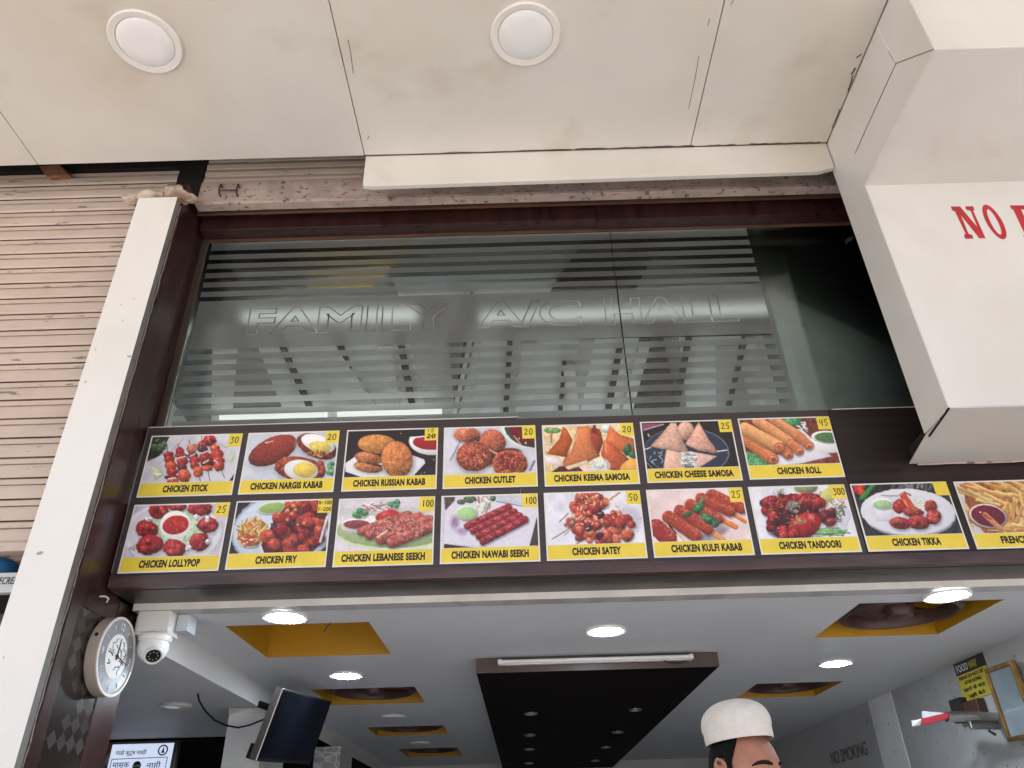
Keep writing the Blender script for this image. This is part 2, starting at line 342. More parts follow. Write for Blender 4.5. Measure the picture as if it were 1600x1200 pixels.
# frosted film: slots left clear above and below the lettering band
def film_mat():
    m, nt, b = newmat('frosted film'); nt.nodes.remove(b); out = nt.nodes["Material Output"]
    tc = nt.nodes.new("ShaderNodeTexCoord"); sx = nt.nodes.new("ShaderNodeSeparateXYZ"); nt.links.new(tc.outputs["Object"], sx.inputs[0])
    def math_(op, a, b_):
        n = nt.nodes.new("ShaderNodeMath"); n.operation = op
        for i, q in enumerate((a, b_)):
            if isinstance(q, (int, float)): n.inputs[i].default_value = q
            elif q is not None: nt.links.new(q, n.inputs[i])
        return n.outputs[0]
    z = sx.outputs["Z"]
    def slots(z0, z1, pitch, duty):
        fr = math_('FRACT', math_('DIVIDE', math_('SUBTRACT', z, z0), pitch), None)
        s = math_('LESS_THAN', fr, duty)
        return math_('MULTIPLY', s, math_('MULTIPLY', math_('GREATER_THAN', z, z0), math_('LESS_THAN', z, z1)))
    clear = math_('ADD', slots(3.755, 4.085, 0.0568, 0.46), slots(3.120, 3.512, 0.0565, 0.45))
    n = nt.nodes.new("ShaderNodeTexNoise"); n.inputs["Scale"].default_value = 2.5; n.inputs["Detail"].default_value = 5
    nt.links.new(tc.outputs["Object"], n.inputs["Vector"])
    mr = nt.nodes.new("ShaderNodeMapRange"); mr.inputs["To Min"].default_value = 0.42; mr.inputs["To Max"].default_value = 0.62; nt.links.new(n.outputs["Fac"], mr.inputs[0])
    t = nt.nodes.new("ShaderNodeBsdfRefraction"); t.inputs[0].default_value = (0.9, 0.92, 0.92, 1); t.inputs["Roughness"].default_value = 0.55; t.inputs["IOR"].default_value = 1.08
    d = nt.nodes.new("ShaderNodeBsdfDiffuse"); d.inputs[0].default_value = (0.155, 0.16, 0.165, 1)
    g = nt.nodes.new("ShaderNodeBsdfGlossy"); g.inputs["Roughness"].default_value = 0.25; g.inputs[0].default_value = (0.8, 0.82, 0.82, 1)
    dg = nt.nodes.new("ShaderNodeMixShader"); dg.inputs[0].default_value = 0.06; nt.links.new(d.outputs[0], dg.inputs[1]); nt.links.new(g.outputs[0], dg.inputs[2])
    fz = nt.nodes.new("ShaderNodeMixShader"); nt.links.new(mr.outputs[0], fz.inputs[0]); nt.links.new(t.outputs[0], fz.inputs[1]); nt.links.new(dg.outputs[0], fz.inputs[2])
    t2 = nt.nodes.new("ShaderNodeBsdfTransparent")
    mx = nt.nodes.new("ShaderNodeMixShader"); nt.links.new(clear, mx.inputs[0]); nt.links.new(fz.outputs[0], mx.inputs[1]); nt.links.new(t2.outputs[0], mx.inputs[2])
    nt.links.new(mx.outputs[0], out.inputs[0])
    return m
M['film'] = film_mat()
M['film_cut'] = mat('cut line of the film letters', (0.30, 0.31, 0.305), 0.3, 0.5, 4)

# ------------------------------------------------------------------ ground and building shell
struct(MB().poly([(-60, -120, 0), (60, -120, 0), (60, 60, 0), (-60, 60, 0)]).build('ground', M['concrete']))
struct(MB().box(-3.6, 2.45, 2.5, 9.6, 0.01, 0.25).build('floor', M['floor'], bevel=0.006))
# ground floor walls of the shop
WR = 2.38
wall_r = struct(MB().box(WR, WR + 0.24, 2.92, 9.4, 0.25, 2.66).build('side_wall', M['tile']))
struct(MB().box(-3.60, -3.45, 3.0, 9.4, 0.25, 2.66).build('side_wall', M['wall_white']))
struct(MB().box(-3.45, WR, 9.25, 9.4, 0.25, 2.66).build('back_wall', M['wall_white']))
struct(MB().box(-1.45, 1.6, 1.75, 2.495, 0.005, 0.14).build('entrance_step', M['floor'], bevel=0.006))
# the slab between shop and upstairs hall
struct(MB().box(-3.45, WR, 2.93, 9.4, 2.66, 2.80).build('upper_floor', M['wall_white']))
# upstairs hall
HZ = 4.36
struct(MB().box(-2.6, -2.45, 2.95, 7.0, 2.8, 4.6).build('side_wall', M['wall_white']))
struct(MB().box(2.45, 2.6, 2.95, 7.0, 2.8, 4.6).build('side_wall', M['wall_white']))
struct(MB().box(-2.45, 2.45, 6.4, 6.55, 2.8, 4.6).build('back_wall', M['wall_white']))
hall_ceil = struct(MB().box(-2.45, 2.45, 2.86, 6.4, HZ, HZ + 0.1).build('ceiling', mat('hall ceiling', (0.26, 0.285, 0.285), 0.6, 0.05, 2)))
# outer wall of the house above the canopy and to both sides
struct(MB().box(-9, 9, 2.66, 2.80, 4.70, 9.0).build('upper_wall', M['brick_plain']))
struct(MB().box(2.6205, 9, 2.66, 2.95, 0.01, 4.69).build('front_wall', M['brick_plain']))
struct(MB().box(-9, -1.66, 2.95, 3.0, 0.01, 4.69).build('front_wall', mat('dark shop interior', (0.05, 0.045, 0.04), 0.8, 0.3, 3)))

# ------------------------------------------------------------------ entrance canopy
SZ, SY = 4.277, 2.40
canopy = thing('entrance_canopy', (0, 1.0, SZ), 'cream panelled canopy soffit above the shopfront with stained joints and hanging fascia', 'canopy')
def seam_x(k): return (-6.0, -2.142, -0.645, 0.848, 1.474)[k]
for k in range(4):
    x0, x1 = seam_x(k) + 0.002, seam_x(k + 1) - 0.002
    MB().box(x0, x1, -0.6, SY, SZ, SZ + 0.03).build('soffit_panel', M['cream'], canopy, bevel=0.0015)
MB().box(1.478, 6, -0.6, SY, SZ, SZ + 0.03).build('soffit_panel', M['cream'], canopy, bevel=0.0015)
MB().box(-6, 6, -0.6, SY - 0.02, SZ + 0.034, SZ + 0.36).build('canopy_slab', M['gap'], canopy)
MB().box(-6.2, 6.2, -0.7, 2.7, SZ + 0.361, SZ + 0.42).build('canopy_roof', M['gap'], canopy)
MB().box(-6.2, -6.01, -0.7, 2.66, SZ - 0.05, SZ + 0.36).build('canopy_cheek', M['cream'], canopy)
# the strip hanging down at the far edge in front of the raised shutter
MB().prism([(-0.640, SY + 0.004, SZ - 0.001), (1.470, SY + 0.004, SZ - 0.001), (1.470, SY + 0.004, 4.118), (1.395, SY + 0.004, 4.096), (-0.600, SY + 0.004, 4.082), (-0.640, SY + 0.004, 4.09)], (0, 0.022, 0)).build('fascia_strip', M['cream'], canopy, bevel=0.0015)
# dark line where strip and soffit meet, broken and wavy
rng = random.Random(5)
for (xa, xb, r) in ((-0.64, 0.30, 0.0016), (0.32, 0.86, 0.0026), (0.92, 1.05, 0.002), (1.12, 1.44, 0.0022)):
    pts = [(xa + (xb - xa) * t / 14, SY - 0.002 + rng.uniform(-.004, .002), SZ - 0.0015) for t in range(15)]
    MB().tube(pts, r, 5).build('joint', M['crack'], canopy)
def scratch(px0, px1, r=0.0012):
    a, b = atZ(*px0, SZ - 0.0004), atZ(*px1, SZ - 0.0004)
    MB().tube([a, a.lerp(b, 0.4) + Vector((0.002, 0, 0)), b], r, 5).build('scratch', M['crack'], canopy)
scratch((544, 62), (552, 115)); scratch((1092, 88), (1076, 170), 0.0011); scratch((1108, 30), (1106, 40)); scratch((576, 212), (574, 218)); scratch((1146, 0), (1141, 8))
# brown staining scuffs at the right edge
for (a, b, r) in (((1346, 84), (1338, 90), 0.003), ((1336, 106), (1330, 116), 0.004), ((1332, 118), (1325, 142), 0.0028), ((1312, 170), (1300, 200), 0.0022)):
    scratch(a, b, r)

def round_light(name, c, r, label, group, lit):
    t = thing(name, c, label, 'ceiling light', group)
    trim = M['lamp_trim'] if not lit else M['plastic_white']
    MB().lathe([(r, -0.001), (r, -0.006), (r * 0.96, -0.011), (r * 0.80, -0.009), (r * 0.78, -0.0045), (r * 0.78, -0.001)], c, n=48, closed=True).build('trim_ring', trim, t, smooth=True)
    MB().lathe([(r * 0.775, -0.0055), (r * 0.70, -0.012), (r * 0.4, -0.0145), (0.001, -0.015)], c, n=48).build('diffuser', M['led'] if lit else M['lamp_off'], t, smooth=True)
    return t
g = 'unlit round lights in the canopy'
round_light('round_light', (-1.393, 1.803, SZ), 0.138, 'unlit white round panel light in the canopy over the left shutter', g, False)
round_light('round_light', (0.092, 1.818, SZ), 0.138, 'unlit white round panel light in the canopy at the middle of the shopfront', g, False)

# ------------------------------------------------------------------ left: roller shutter, white pilaster, plaster, ice cream stall
sh = thing('rolling_shutter', (-2.8, 2.6, 2.53), 'closed cream ribbed roller shutter with chipped paint left of the white pilaster', 'shutter')
prof = []; pitch = 0.0865; z = 2.535
n_sl = 22
for k in range(n_sl):
    zb = z + k * pitch
    prof += [(2.611, zb), (2.600, zb + 0.003), (2.5955, zb + 0.012), (2.595, zb + 0.044), (2.598, zb + 0.054), (2.6035, zb + 0.057), (2.598, zb + 0.060), (2.597, zb + 0.078), (2.602, zb + 0.0835), (2.614, zb + 0.085)]
mb = MB(); i0 = 0
for (y, zz) in prof: mb.v += [(-6, y, zz), (-1.60, y, zz)]
mb.f = [(2 * k, 2 * k + 1, 2 * k + 3, 2 * k + 2) for k in range(len(prof) - 1)]
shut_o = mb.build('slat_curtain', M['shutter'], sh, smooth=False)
M['groove'] = mat('shutter groove dirt and shade', (0.16, 0.12, 0.10), 0.9, 0.6, 3, stretch=(1, 1, 6)); M['groove2'] = mat('faint shutter groove', (0.36, 0.28, 0.23), 0.7, 0.25, 5, stretch=(1, 1, 6))  # groove faces darkened for the shade inside the gaps as well as dirt
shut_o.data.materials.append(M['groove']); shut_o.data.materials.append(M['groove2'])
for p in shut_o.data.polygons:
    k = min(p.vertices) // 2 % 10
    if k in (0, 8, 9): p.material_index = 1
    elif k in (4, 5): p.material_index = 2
MB().box(-6, -1.60, 2.58, 2.625, 2.50, 2.534).build('bottom_bar', M['shutter'], sh, bevel=0.004)
# dark roller box above it, behind the canopy edge
MB().box(-6, -1.62, 2.592, 2.66, 4.452, 4.63).build('roller_box', M['gap'], sh)

pil = thing('white_pilaster', (-1.57, 2.47, 0), 'tall narrow white clad pilaster between the ribbed shutter and the dark shop entrance', 'pilaster')
MB().box(-1.660, -1.4855, 2.450, 2.452, 0.01, 4.098).build('front_sheet', M['pilaster'], pil)
MB().box(-1.659, -1.4865, 2.4525, 2.488, 0.01, 4.096).build('core', M['grey_edge'], pil)
MB().box(-1.655, -1.500, 2.4885, 2.58, 0.01, 4.09).build('back_batten', M['gap'], pil)

def rough_lump(name, c, size, m, seed, parent=None):
    bm = bmesh.new(); bmesh.ops.create_icosphere(bm, subdivisions=3, radius=1.0)
    r = random.Random(seed); off = [Vector((r.uniform(-1, 1), r.uniform(-1, 1), r.uniform(-1, 1))).normalized() for _ in range(22)]; h = [r.uniform(0.5, 0.85) for _ in off]
    for v in bm.verts:
        d = v.co.normalized(); k = 1.0
        for o_, hh in zip(off, h):
            t = d.dot(o_)
            if t > 1e-3: k = min(k, hh / t)
        k *= r.uniform(0.93, 1.05)
        v.co = Vector((d.x * k * size[0] + c[0], d.y * k * size[1] + c[1], d.z * k * size[2] + c[2]))
    me = bpy.data.meshes.new(name); bm.to_mesh(me); bm.free()
    return link(name, me, m, parent)
rub = thing('broken_plaster', (-1.55, 2.49, 4.10), 'broken lumps of plaster and bare brick on top of the white pilaster', 'rubble')
for j, (dx, dz, s) in enumerate(((-0.055, 0.045, 0.075), (0.045, 0.05, 0.075), (-0.15, 0.03, 0.06), (0.12, 0.035, 0.055))):
    rough_lump('plaster_lump', (-1.57 + dx, 2.50, 4.105 + dz), (s, 0.05, s * (0.9 if j < 2 else 0.4)), M['plaster'], j + 3, rub)
q = [atY(x, y, 2.555) for x, y in ((60, 259), (93, 257), (106, 273), (72, 276))]; MB().hexa(q, [p + Vector((0.01, 0.035, 0.01)) for p in q]).build('brick_piece', M['terracotta'], None, bevel=0.003)
o = bpy.data.objects['brick_piece']; tag(o, 'small orange brick end showing under the canopy edge above the left shutter', 'brick')
# ice cream stall behind the pilaster
ics = thing('stall_sign', (-2.3, 2.56, 2.36), 'white sign strip with thin black capitals under the left roller shutter', 'sign')
p0, p1 = atY(0, 895, 2.60), atY(0, 926, 2.60)
MB().box(-4.2, -1.62, 2.600, 2.63, p1.z, p0.z).build('sign_strip', M['paper'], ics, bevel=0.002)
a, b = atY(-2, 913, 2.598), atY(23, 905, 2.598)
tw = atY(24, 905, 2.598).x - atY(0, 905, 2.598).x
h_ = atY(0, 903, 2.598).z - atY(0, 914, 2.598).z
# eight letters, of which the middle ones show beside the pilaster
link('lettering', text_mesh('ICECREAM', tw * 1.95, h_, frame((a.x - tw * 0.46, 2.5985, a.z), (1, 0, 0), (0, 0, 1)), shear=0.15), M['ink'], ics)
struct(MB().box(-6, -1.62, 2.66, 2.94, 2.10, 2.30).build('counter_front', mat('grey stall front', (0.06, 0.058, 0.055), 0.7, 0.3, 4)))
tb = thing('plastic_tub', (-1.87, 2.66, 2.44), 'upturned blue plastic tub on the white sign strip', 'tub')
MB().lathe([(0.075, 0), (0.078, 0.008), (0.070, 0.014), (0.060, 0.055), (0.045, 0.075), (0.001, 0.078)], (-1.885, 2.70, 2.425), n=32).build('tub_body', M['blue_plastic'], tb, smooth=True)
wr = rough_lump('wrapped_bundle', (-1.86, 2.70, 2.535), (0.16, 0.06, 0.05), M['wrap'], 21)
tag(wr, 'brown plastic wrapped bundle lying above the blue tub beside the pilaster', 'bundle')

# ------------------------------------------------------------------ entrance jamb with its mosaic
JX = -1.49
jamb = thing('door_jamb', (JX - 0.06, 2.75, 0.25), 'dark maroon laminate door jamb with a band of diamond mosaic below the wall clock', 'door jamb')
MB().box(JX - 0.10, JX, 2.515, 2.575, 0.25, 4.25).build('jamb_edge', M['maroon'], jamb, bevel=0.002)
MB().box(JX - 0.10, JX - 0.004, 2.5765, 2.83, 2.300, 4.25).build('jamb_panel', M['maroon'], jamb, bevel=0.002)
MB().box(JX - 0.10, JX - 0.004, 2.5765, 2.83, 0.25, 2.298).build('mosaic_panel', M['mosaic'], jamb)
MB().box(JX - 0.10, JX - 0.001, 2.8315, 2.99, 0.25, 2.385).build('jamb_inner', M['maroon'], jamb, bevel=0.002)
# ragged strip of bare filler along the front edge
rng = random.Random(8)
pts = [(JX - 0.004 + rng.uniform(-.0015, .0015), 2.508 + rng.uniform(-.002, .002), 0.3 + 3.8 * t / 90) for t in range(91)]
MB().tube(pts, 0.0024, 5).build('filler_line', M['rust_rail'], jamb)
hk = atX(156, 932, JX)
MB().tube([hk, hk + Vector((0.02, 0, 0)), hk + Vector((0.028, 0.01, -0.006)), hk + Vector((0.02, 0.018, -0.016))], 0.003, 6).build('hook', M['plastic_white'], jamb, smooth=True)

# wall clock on the jamb, facing into the entrance
cc = Vector((JX, 2.808, 2.178)); ck = thing('wall_clock', cc, 'round silver wall clock with grey dial and white calligraphy centre on the maroon jamb', 'clock')
R = 0.136; fx = 0.045
MB().lathe([(R - 0.004, 0.0), (R, 0.004), (R, fx - 0.004), (R - 0.004, fx), (R - 0.010, fx), (R - 0.011, fx - 0.004), (0.001, fx - 0.004)], cc, (1, 0, 0), 64).build('case', mat('champagne clock case', (0.50, 0.42, 0.36), 0.35, 0.06, 6, metal=0.3), ck, smooth=True)
MB().lathe([(R - 0.0135, fx - 0.0035), (R - 0.0135, fx - 0.0025), (0.001, fx - 0.0025)], cc, (1, 0, 0), 64).build('dial', mat('grey dial', (0.30, 0.325, 0.36), 0.25, 0.05, 8, coat=0.4), ck)
MB().lathe([(R, fx - 0.0005), (R - 0.001, fx + 0.001), (R - 0.010, fx + 0.001), (R - 0.0105, fx - 0.003)], cc, (1, 0, 0), 64, closed=True).build('bezel', M['plastic_white'], ck, smooth=True)
MB().lathe([(0.076, fx - 0.002), (0.076, fx - 0.001), (0.001, fx - 0.001)], cc, (1, 0, 0), 48).build('centre_disc', mat('white disc', (0.85, 0.85, 0.85), 0.5), ck)
def on_clock(u, v, d=0.0): return (cc.x + fx + d, cc.y + u, cc.z + v)
for txt, ang in (('12', 0), ('3', 90), ('6', 180), ('9', 270)):
    a_ = math.radians(ang); u, v = 0.103 * math.sin(a_), 0.103 * math.cos(a_)
    w = 0.028 if txt == '12' else 0.014
    link('numeral', text_mesh(txt, w, 0.026, frame(on_clock(u - w / 2, v - 0.013, -0.0015), (0, 1, 0), (0, 0, 1)), bold=0.02), M['plastic_white'], ck)
for k in range(12):
    if k % 3 == 0: continue
    a_ = math.radians(30 * k); q = [on_clock(r_ * math.sin(a_), r_ * math.cos(a_), -0.001) for r_ in (0.096, 0.110)]
    MB().tube(q, 0.0016, 5).build('hour_mark', M['plastic_white'], ck)
rng = random.Random(12)
for k in range(30):      # pen-like calligraphy strokes on the centre disc
    a_ = rng.uniform(0, 6.28); rr = 0.062 * math.sqrt(rng.random()); u, v = rr * math.cos(a_), rr * math.sin(a_)
    d1 = rng.uniform(0, 6.28); pts = []
    for t in range(5):
        pts.append(on_clock(u, v, -0.0005)); u += 0.005 * math.cos(d1); v += 0.005 * math.sin(d1); d1 += rng.uniform(-1.0, 1.0)
    if all(math.hypot(p[1] - cc.y, p[2] - cc.z) < 0.072 for p in pts):
        MB().tube(pts, rng.uniform(0.0008, 0.0019), 5).build('calligraphy_stroke', M['ink'], ck)
for nm, ang, ln, r_ in (('hour_hand', 4, 0.062, 0.003), ('minute_hand', 100, 0.088, 0.0022)):
    a_ = math.radians(ang); MB().tube([on_clock(-0.012 * math.sin(a_), -0.012 * math.cos(a_), 0.002), on_clock(ln * math.sin(a_), ln * math.cos(a_), 0.002)], r_, 6, r_ * 0.5).build(nm, M['ink'], ck)
MB().lathe([(0.007, fx - 0.001), (0.007, fx + 0.004), (0.001, fx + 0.005)], cc, (1, 0, 0), 16).build('hand_pin', M['ink'], ck)
MB().lathe([(0.006, 0), (0.006, 0.003), (0.001, 0.003)], (cc.x + 0.022, cc.y - R * 0.94, cc.z + R * 0.35), (0, -1, 0.35), 16).build('screw_hole', M['black'], ck)

# ------------------------------------------------------------------ header with the menu, raised shutter rail, window
HX0, HX1, HY = -1.484, 2.62, 2.70
hd = thing('menu_header', (0, HY, 2.39), 'long dark brown header board over the shop entrance that carries the menu cards', 'sign board')
MB().box(HX0 - 0.0, 0.02, HY, HY + 0.03, 2.440, 3.052).build('board_panel', M['board'], hd, bevel=0.0015)
MB().box(1.2815, HX1, HY + 0.0003, HY + 0.03, 2.440, 3.046).build('board_panel', mat('board darkened for box shade', (0.026, 0.017, 0.017), 0.45, 0.2, 3, stretch=(0.4, 1, 14), spec=0.35), hd, bevel=0.0015)  # separate sheet, its brown darkened to carry the box's shade on the board
MB().box(0.0215, 1.280, HY + 0.0006, HY + 0.03, 2.440, 3.046).build('board_panel', M['board'], hd, bevel=0.0015)
MB().box(HX0, HX1, HY - 0.006, HY + 0.03, 2.394, 2.439).build('bottom_rail', M['rail'], hd, bevel=0.003)
MB().box(HX0, HX1, HY + 0.031, 2.898, 2.392, 2.60).build('header_soffit', M['soffit_dark'], hd)
MB().box(HX0, 0.02, HY + 0.003, HY + 0.026, 3.0525, 3.0565).build('top_trim', M['white_line'], hd)
MB().box(1.30, HX1, HY + 0.003, HY + 0.026, 3.0465, 3.0505).build('top_trim', M['white_line'], hd)
MB().box(HX0 + 0.0003, HX0 + 0.0023, HY - 0.0018, HY + 0.001, 2.45, 3.05).build('edge_line', M['grey_edge'], hd)

# raised shutter of this shop: rusty bottom bar, a few slats, two locking hooks
rs = thing('raised_shutter', (0, 2.58, 4.25), 'rolled up pink steel shutter rail with rust above the shop window', 'shutter')
MB().box(-1.47, 1.62, 2.587, 2.62, 4.178, 4.335).build('bottom_bar', M['rust_rail'], rs, bevel=0.003)
MB().box(-1.47, 1.62, 2.575, 2.6245, 4.176, 4.200).build('angle_iron', M['rust_rail'], rs, bevel=0.003)
mb = MB(); pr2 = []
for k in range(4):
    zb = 4.338 + k * 0.05
    pr2 += [(2.612, zb), (2.602, zb + 0.004), (2.598, zb + 0.025), (2.602, zb + 0.045), (2.612, zb + 0.049)]
for (y, zz) in pr2: mb.v += [(-1.47, y, zz), (1.62, y, zz)]
mb.f = [(2 * k, 2 * k + 1, 2 * k + 3, 2 * k + 2) for k in range(len(pr2) - 1)]
mb.build('slat_curtain', M['shutter'], rs)
for hx in (345, 372):
    h0 = atY(hx, 297, 2.575)
    MB().tube([h0 + Vector((0, 0.012, -0.03)), h0 + Vector((0, -0.01, -0.028)), h0 + Vector((0, -0.018, 0)), h0 + Vector((0, -0.012, 0.025)), h0 + Vector((0, 0.02, 0.028))], 0.005, 6).build('hook', M['iron'], rs, smooth=True)
h0, h1 = atY(345, 297, 2.57), atY(372, 297, 2.57)
MB().tube([h0, h1], 0.003, 6).build('hook_bar', M['iron'], rs)
MB().box(-1.62, -1.478, 2.6, 2.66, 4.26, 4.70).build('end_bracket', M['gap'], rs)
MB().box(-1.47, 1.62, 2.66, 2.80, 4.36, 4.69).build('roller_box', M['gap'], rs)

wd = thing('shop_window', (0, 2.78, 3.05), 'wide upstairs window with frosted striped film lettered FAMILY A/C HALL over the menu', 'window')
MB().box(-1.484, 1.72, 2.640, 2.650, 4.171, 4.30).build('lintel_soffit', M['wood'], wd, bevel=0.002)
MB().box(-1.484, 0.43, 2.6995, 2.765, 4.128, 4.256).build('lintel', M['maroon'], wd, bevel=0.002)
MB().box(0.433, 1.72, 2.6995, 2.765, 4.124, 4.256).build('lintel', M['maroon'], wd, bevel=0.002)
MB().box(-1.493, -1.462, 2.7665, 2.80, 3.0, 4.258).build('window_jamb', M['jamb_liner'], wd, bevel=0.002)  # its brown stands in for the jamb's reflection in the glass
MB().box(-1.461, 1.72, 2.7665, 2.81, 4.115, 4.25).build('head_rail', M['wood'], wd, bevel=0.002)
MB().box(-1.461, 0.497, 2.778, 2.786, 2.98, 4.1145).build('glass_pane', M['glass'], wd)
MB().box(0.503, 2.45, 2.7785, 2.7865, 2.98, 4.1145).build('glass_pane', M['glass'], wd)
MB().box(0.4975, 0.5025, 2.7765, 2.788, 2.98, 4.1145).build('pane_joint', M['gap'], wd)
MB().poly([(-1.43, 2.7765, 3.06), (1.175, 2.7765, 3.06), (1.165, 2.7765, 4.113), (-1.445, 2.7765, 4.113)]).build('frosted_film', M['film'], wd)
for txt, xa, xb in (('FAMILY', -1.195, -0.262), ('A/C', -0.150, 0.325), ('HALL', 0.430, 1.035)):
    link('film_letters', text_mesh(txt, xb - xa, 0.150, frame((xa, 2.7758, 3.556), (1, 0, 0), (0, 0, 1)), thick=0.0005, outline=0.012, bold=0.03), M['film_cut'], wd)
MB().box(1.215, 2.44, 2.815, 2.83, 2.98, 4.36).build('back_sheet', mat('teal sheet for glass haze', (0.36, 0.41, 0.40), 0.5, 0.25, 1.2), wd)  # added sheet, its pale teal stands in for haze in the glass
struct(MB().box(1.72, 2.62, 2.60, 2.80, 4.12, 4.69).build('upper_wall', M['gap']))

# things on the ceiling of the upstairs hall, seen through the slots
def hall_slab(name, pix, drop, m, parent, th=0.03):
    q = [atZ(x, y, HZ - drop) for x, y in pix]
    return MB().hexa(q, [p + Vector((0, 0, th)) for p in q]).build(name, m, parent)
M['hall_white'] = mat('hall white panels', (0.80, 0.82, 0.85), 0.5, 0.04, 3)
hc = thing('ceiling_panel', (0, 4, HZ), 'white and yellow false ceiling panels of the upstairs hall seen through the film', 'ceiling')
hall_slab('yellow_panel', [(466, 380), (655, 380), (575, 455), (482, 455)], 0.03, mat('bright yellow panel', (0.80, 0.46, 0.01), 0.5, 0.06, 3), hc)
hall_slab('brown_panel', [(380, 380), (462, 380), (478, 458), (405, 458)], 0.03, M['fan_dark'], hc)
hall_slab('dark_panel', [(925, 368), (1035, 368), (985, 470), (850, 470)], 0.03, M['panel_dark'], hc)
hall_slab('dark_panel', [(1018, 518), (1034, 518), (1064, 660), (980, 660)], 0.03, M['panel_dark'], hc)
hall_slab('black_gap', [(318, 380), (345, 380), (385, 470), (318, 470)], 0.03, M['gap'], hc)
hall_slab('white_panel', [(615, 440), (870, 440), (870, 470), (625, 470)], 0.02, M['hall_white'], hc)
hall_slab('white_panel', [(398, 530), (690, 520), (705, 660), (450, 660)], 0.02, M['hall_white'], hc)
hall_slab('white_panel', [(332, 525), (372, 525), (362, 660), (330, 660)], 0.02, M['hall_white'], hc)
hall_slab('white_panel', [(745, 520), (1000, 520), (975, 660), (715, 660)], 0.02, M['hall_white'], hc)
hall_slab('white_panel', [(1060, 520), (1190, 520), (1225, 660), (1075, 660)], 0.02, M['hall_white'], hc)
for (xa, ya, xb, yb, w) in ((437, 545, 480, 640, 9), (528, 545, 562, 640, 9), (622, 545, 640, 640, 10), (735, 462, 708, 650, 4), (793, 535, 786, 650, 8), (965, 540, 945, 650, 9), (1072, 530, 1050, 650, 9), (1160, 530, 1130, 650, 9), (880, 560, 872, 650, 6)):
    hall_slab('dark_batten', [(xa, ya), (xa + w, ya), (xb + w, yb), (xb, yb)], 0.05, M['panel_dark'], hc, 0.025)
for (xa, ya, xb, yb, w) in ((518, 600, 512, 660, 18), (752, 540, 738, 650, 10), (880, 575, 888, 650, 18), (1165, 530, 1188, 650, 14), (735, 520, 706, 650, 6)):
    hall_slab('white_batten', [(xa, ya), (xa + w, ya), (xb + w, yb), (xb, yb)], 0.06, M['plastic_white'], hc, 0.03)
for q in ([(640, 532), (700, 532), (712, 655), (668, 655)], [(700, 470), (735, 470), (716, 530), (690, 530)], [(905, 530), (930, 530), (905, 655), (893, 655)], [(1118, 540), (1150, 540), (1178, 655), (1120, 655)]):
    hall_slab('grey_panel', q, 0.045, M['ceil_trim'], hc, 0.02)
for q in ([(470, 536), (520, 536), (600, 655), (560, 655)], [(590, 545), (612, 545), (628, 655), (604, 655)], [(815, 540), (842, 540), (822, 655), (805, 655)], [(1000, 540), (1016, 540), (985, 655), (968, 655)]):
    hall_slab('pale_frame', q, 0.055, M['plastic_white'], hc, 0.02)
hall_slab('dark_batten', [(790, 528), (1205, 520), (1205, 524), (790, 532)], 0.05, M['panel_dark'], hc, 0.025)
gh = 'tube lights in the upstairs hall'
def hall_tube(a, b, drop, r, label, m='tube_on'):
    p, q = atZ(*a, HZ - drop), atZ(*b, HZ - drop); t = thing('tube_light', p, label, 'tube light', gh)
    MB().tube([p, q], r, 12).build('tube', M[m], t, smooth=True)
    MB().box(min(p.x, q.x), max(p.x, q.x), min(p.y, q.y) - 0.02, max(p.y, q.y) + 0.02, HZ - drop + r + 0.004, HZ - drop + r + 0.03).build('batten', M['plastic_white'], t)
hall_tube((388, 512), (655, 508), 0.07, 0.026, 'lit tube light behind the film letters FAMILY')
hall_tube((752, 512), (1196, 500), 0.07, 0.022, 'lit tube light behind the film letters A/C HALL')
hall_tube((345, 652), (510, 648), 0.07, 0.034, 'lower left lit tube light behind the window just above the card CHICKEN STICK', 'tube_dim')
for ty in (-1.2, 1.0):  # two added tubes, out of view, to brighten the hall ceiling panels
    t = thing('tube_light', (ty, 6.36, 3.95), ('left' if ty < 0 else 'right') + ' hand unseen tube light added on the far wall of the upstairs hall', 'tube light', gh)
    MB().tube([(ty - 0.6, 6.34, 3.95), (ty + 0.6, 6.34, 3.95)], 0.02, 12).build('tube', M['tube_added'], t, smooth=True)
    MB().box(ty - 0.62, ty + 0.62, 6.365, 6.398, 3.93, 3.97).build('batten', M['plastic_white'], t)
hall_tube((528, 648), (690, 643), 0.07, 0.03, 'lower lit tube light behind the window above the card CHICKEN RUSSIAN KABAB', 'tube_dim')

# ------------------------------------------------------------------ white projecting box with red letters, on the right
BX = 1.475
bx = thing('projecting_box', (2.2, 2.4, 2.79), 'large white clad projecting box with red capitals NO P at the right of the shopfront', 'sign box')
yF, yN, yB, zS, zB = 2.252, 1.630, 2.436, 3.846, 2.790
tp = [atX(1290, 225, BX)]
MB().prism([(BX + 0.004, yF, zB), (BX + 0.004, yF, zS), (BX + 0.004, yN, zS), (BX + 0.004, yN, SZ - 0.002), (BX + 0.004, yB, SZ - 0.002), (BX + 0.004, yB, zB)], (-0.004, 0, 0)).build('side_sheet', M['white_clad'], bx, bevel=0.001)
MB().box(BX + 0.0045, 4.0, yF, yF + 0.004, zB + 0.0045, zS - 0.0005).build('front_panel', M['white_clad'], bx)
MB().box(BX + 0.0045, 4.0, yN + 0.0045, yF + 0.1, zS, zS + 0.004).build('upper_soffit', mat('glossy cladding greyed for shade', (0.64, 0.615, 0.59), 0.12, 0.03, 2, coat=0.3), bx)  # cladding greyed here: the shade of this face is put into its colour
MB().box(BX + 0.0045, 4.0, yN, yN + 0.004, zS, SZ - 0.002).build('upper_fascia', M['white_clad'], bx)
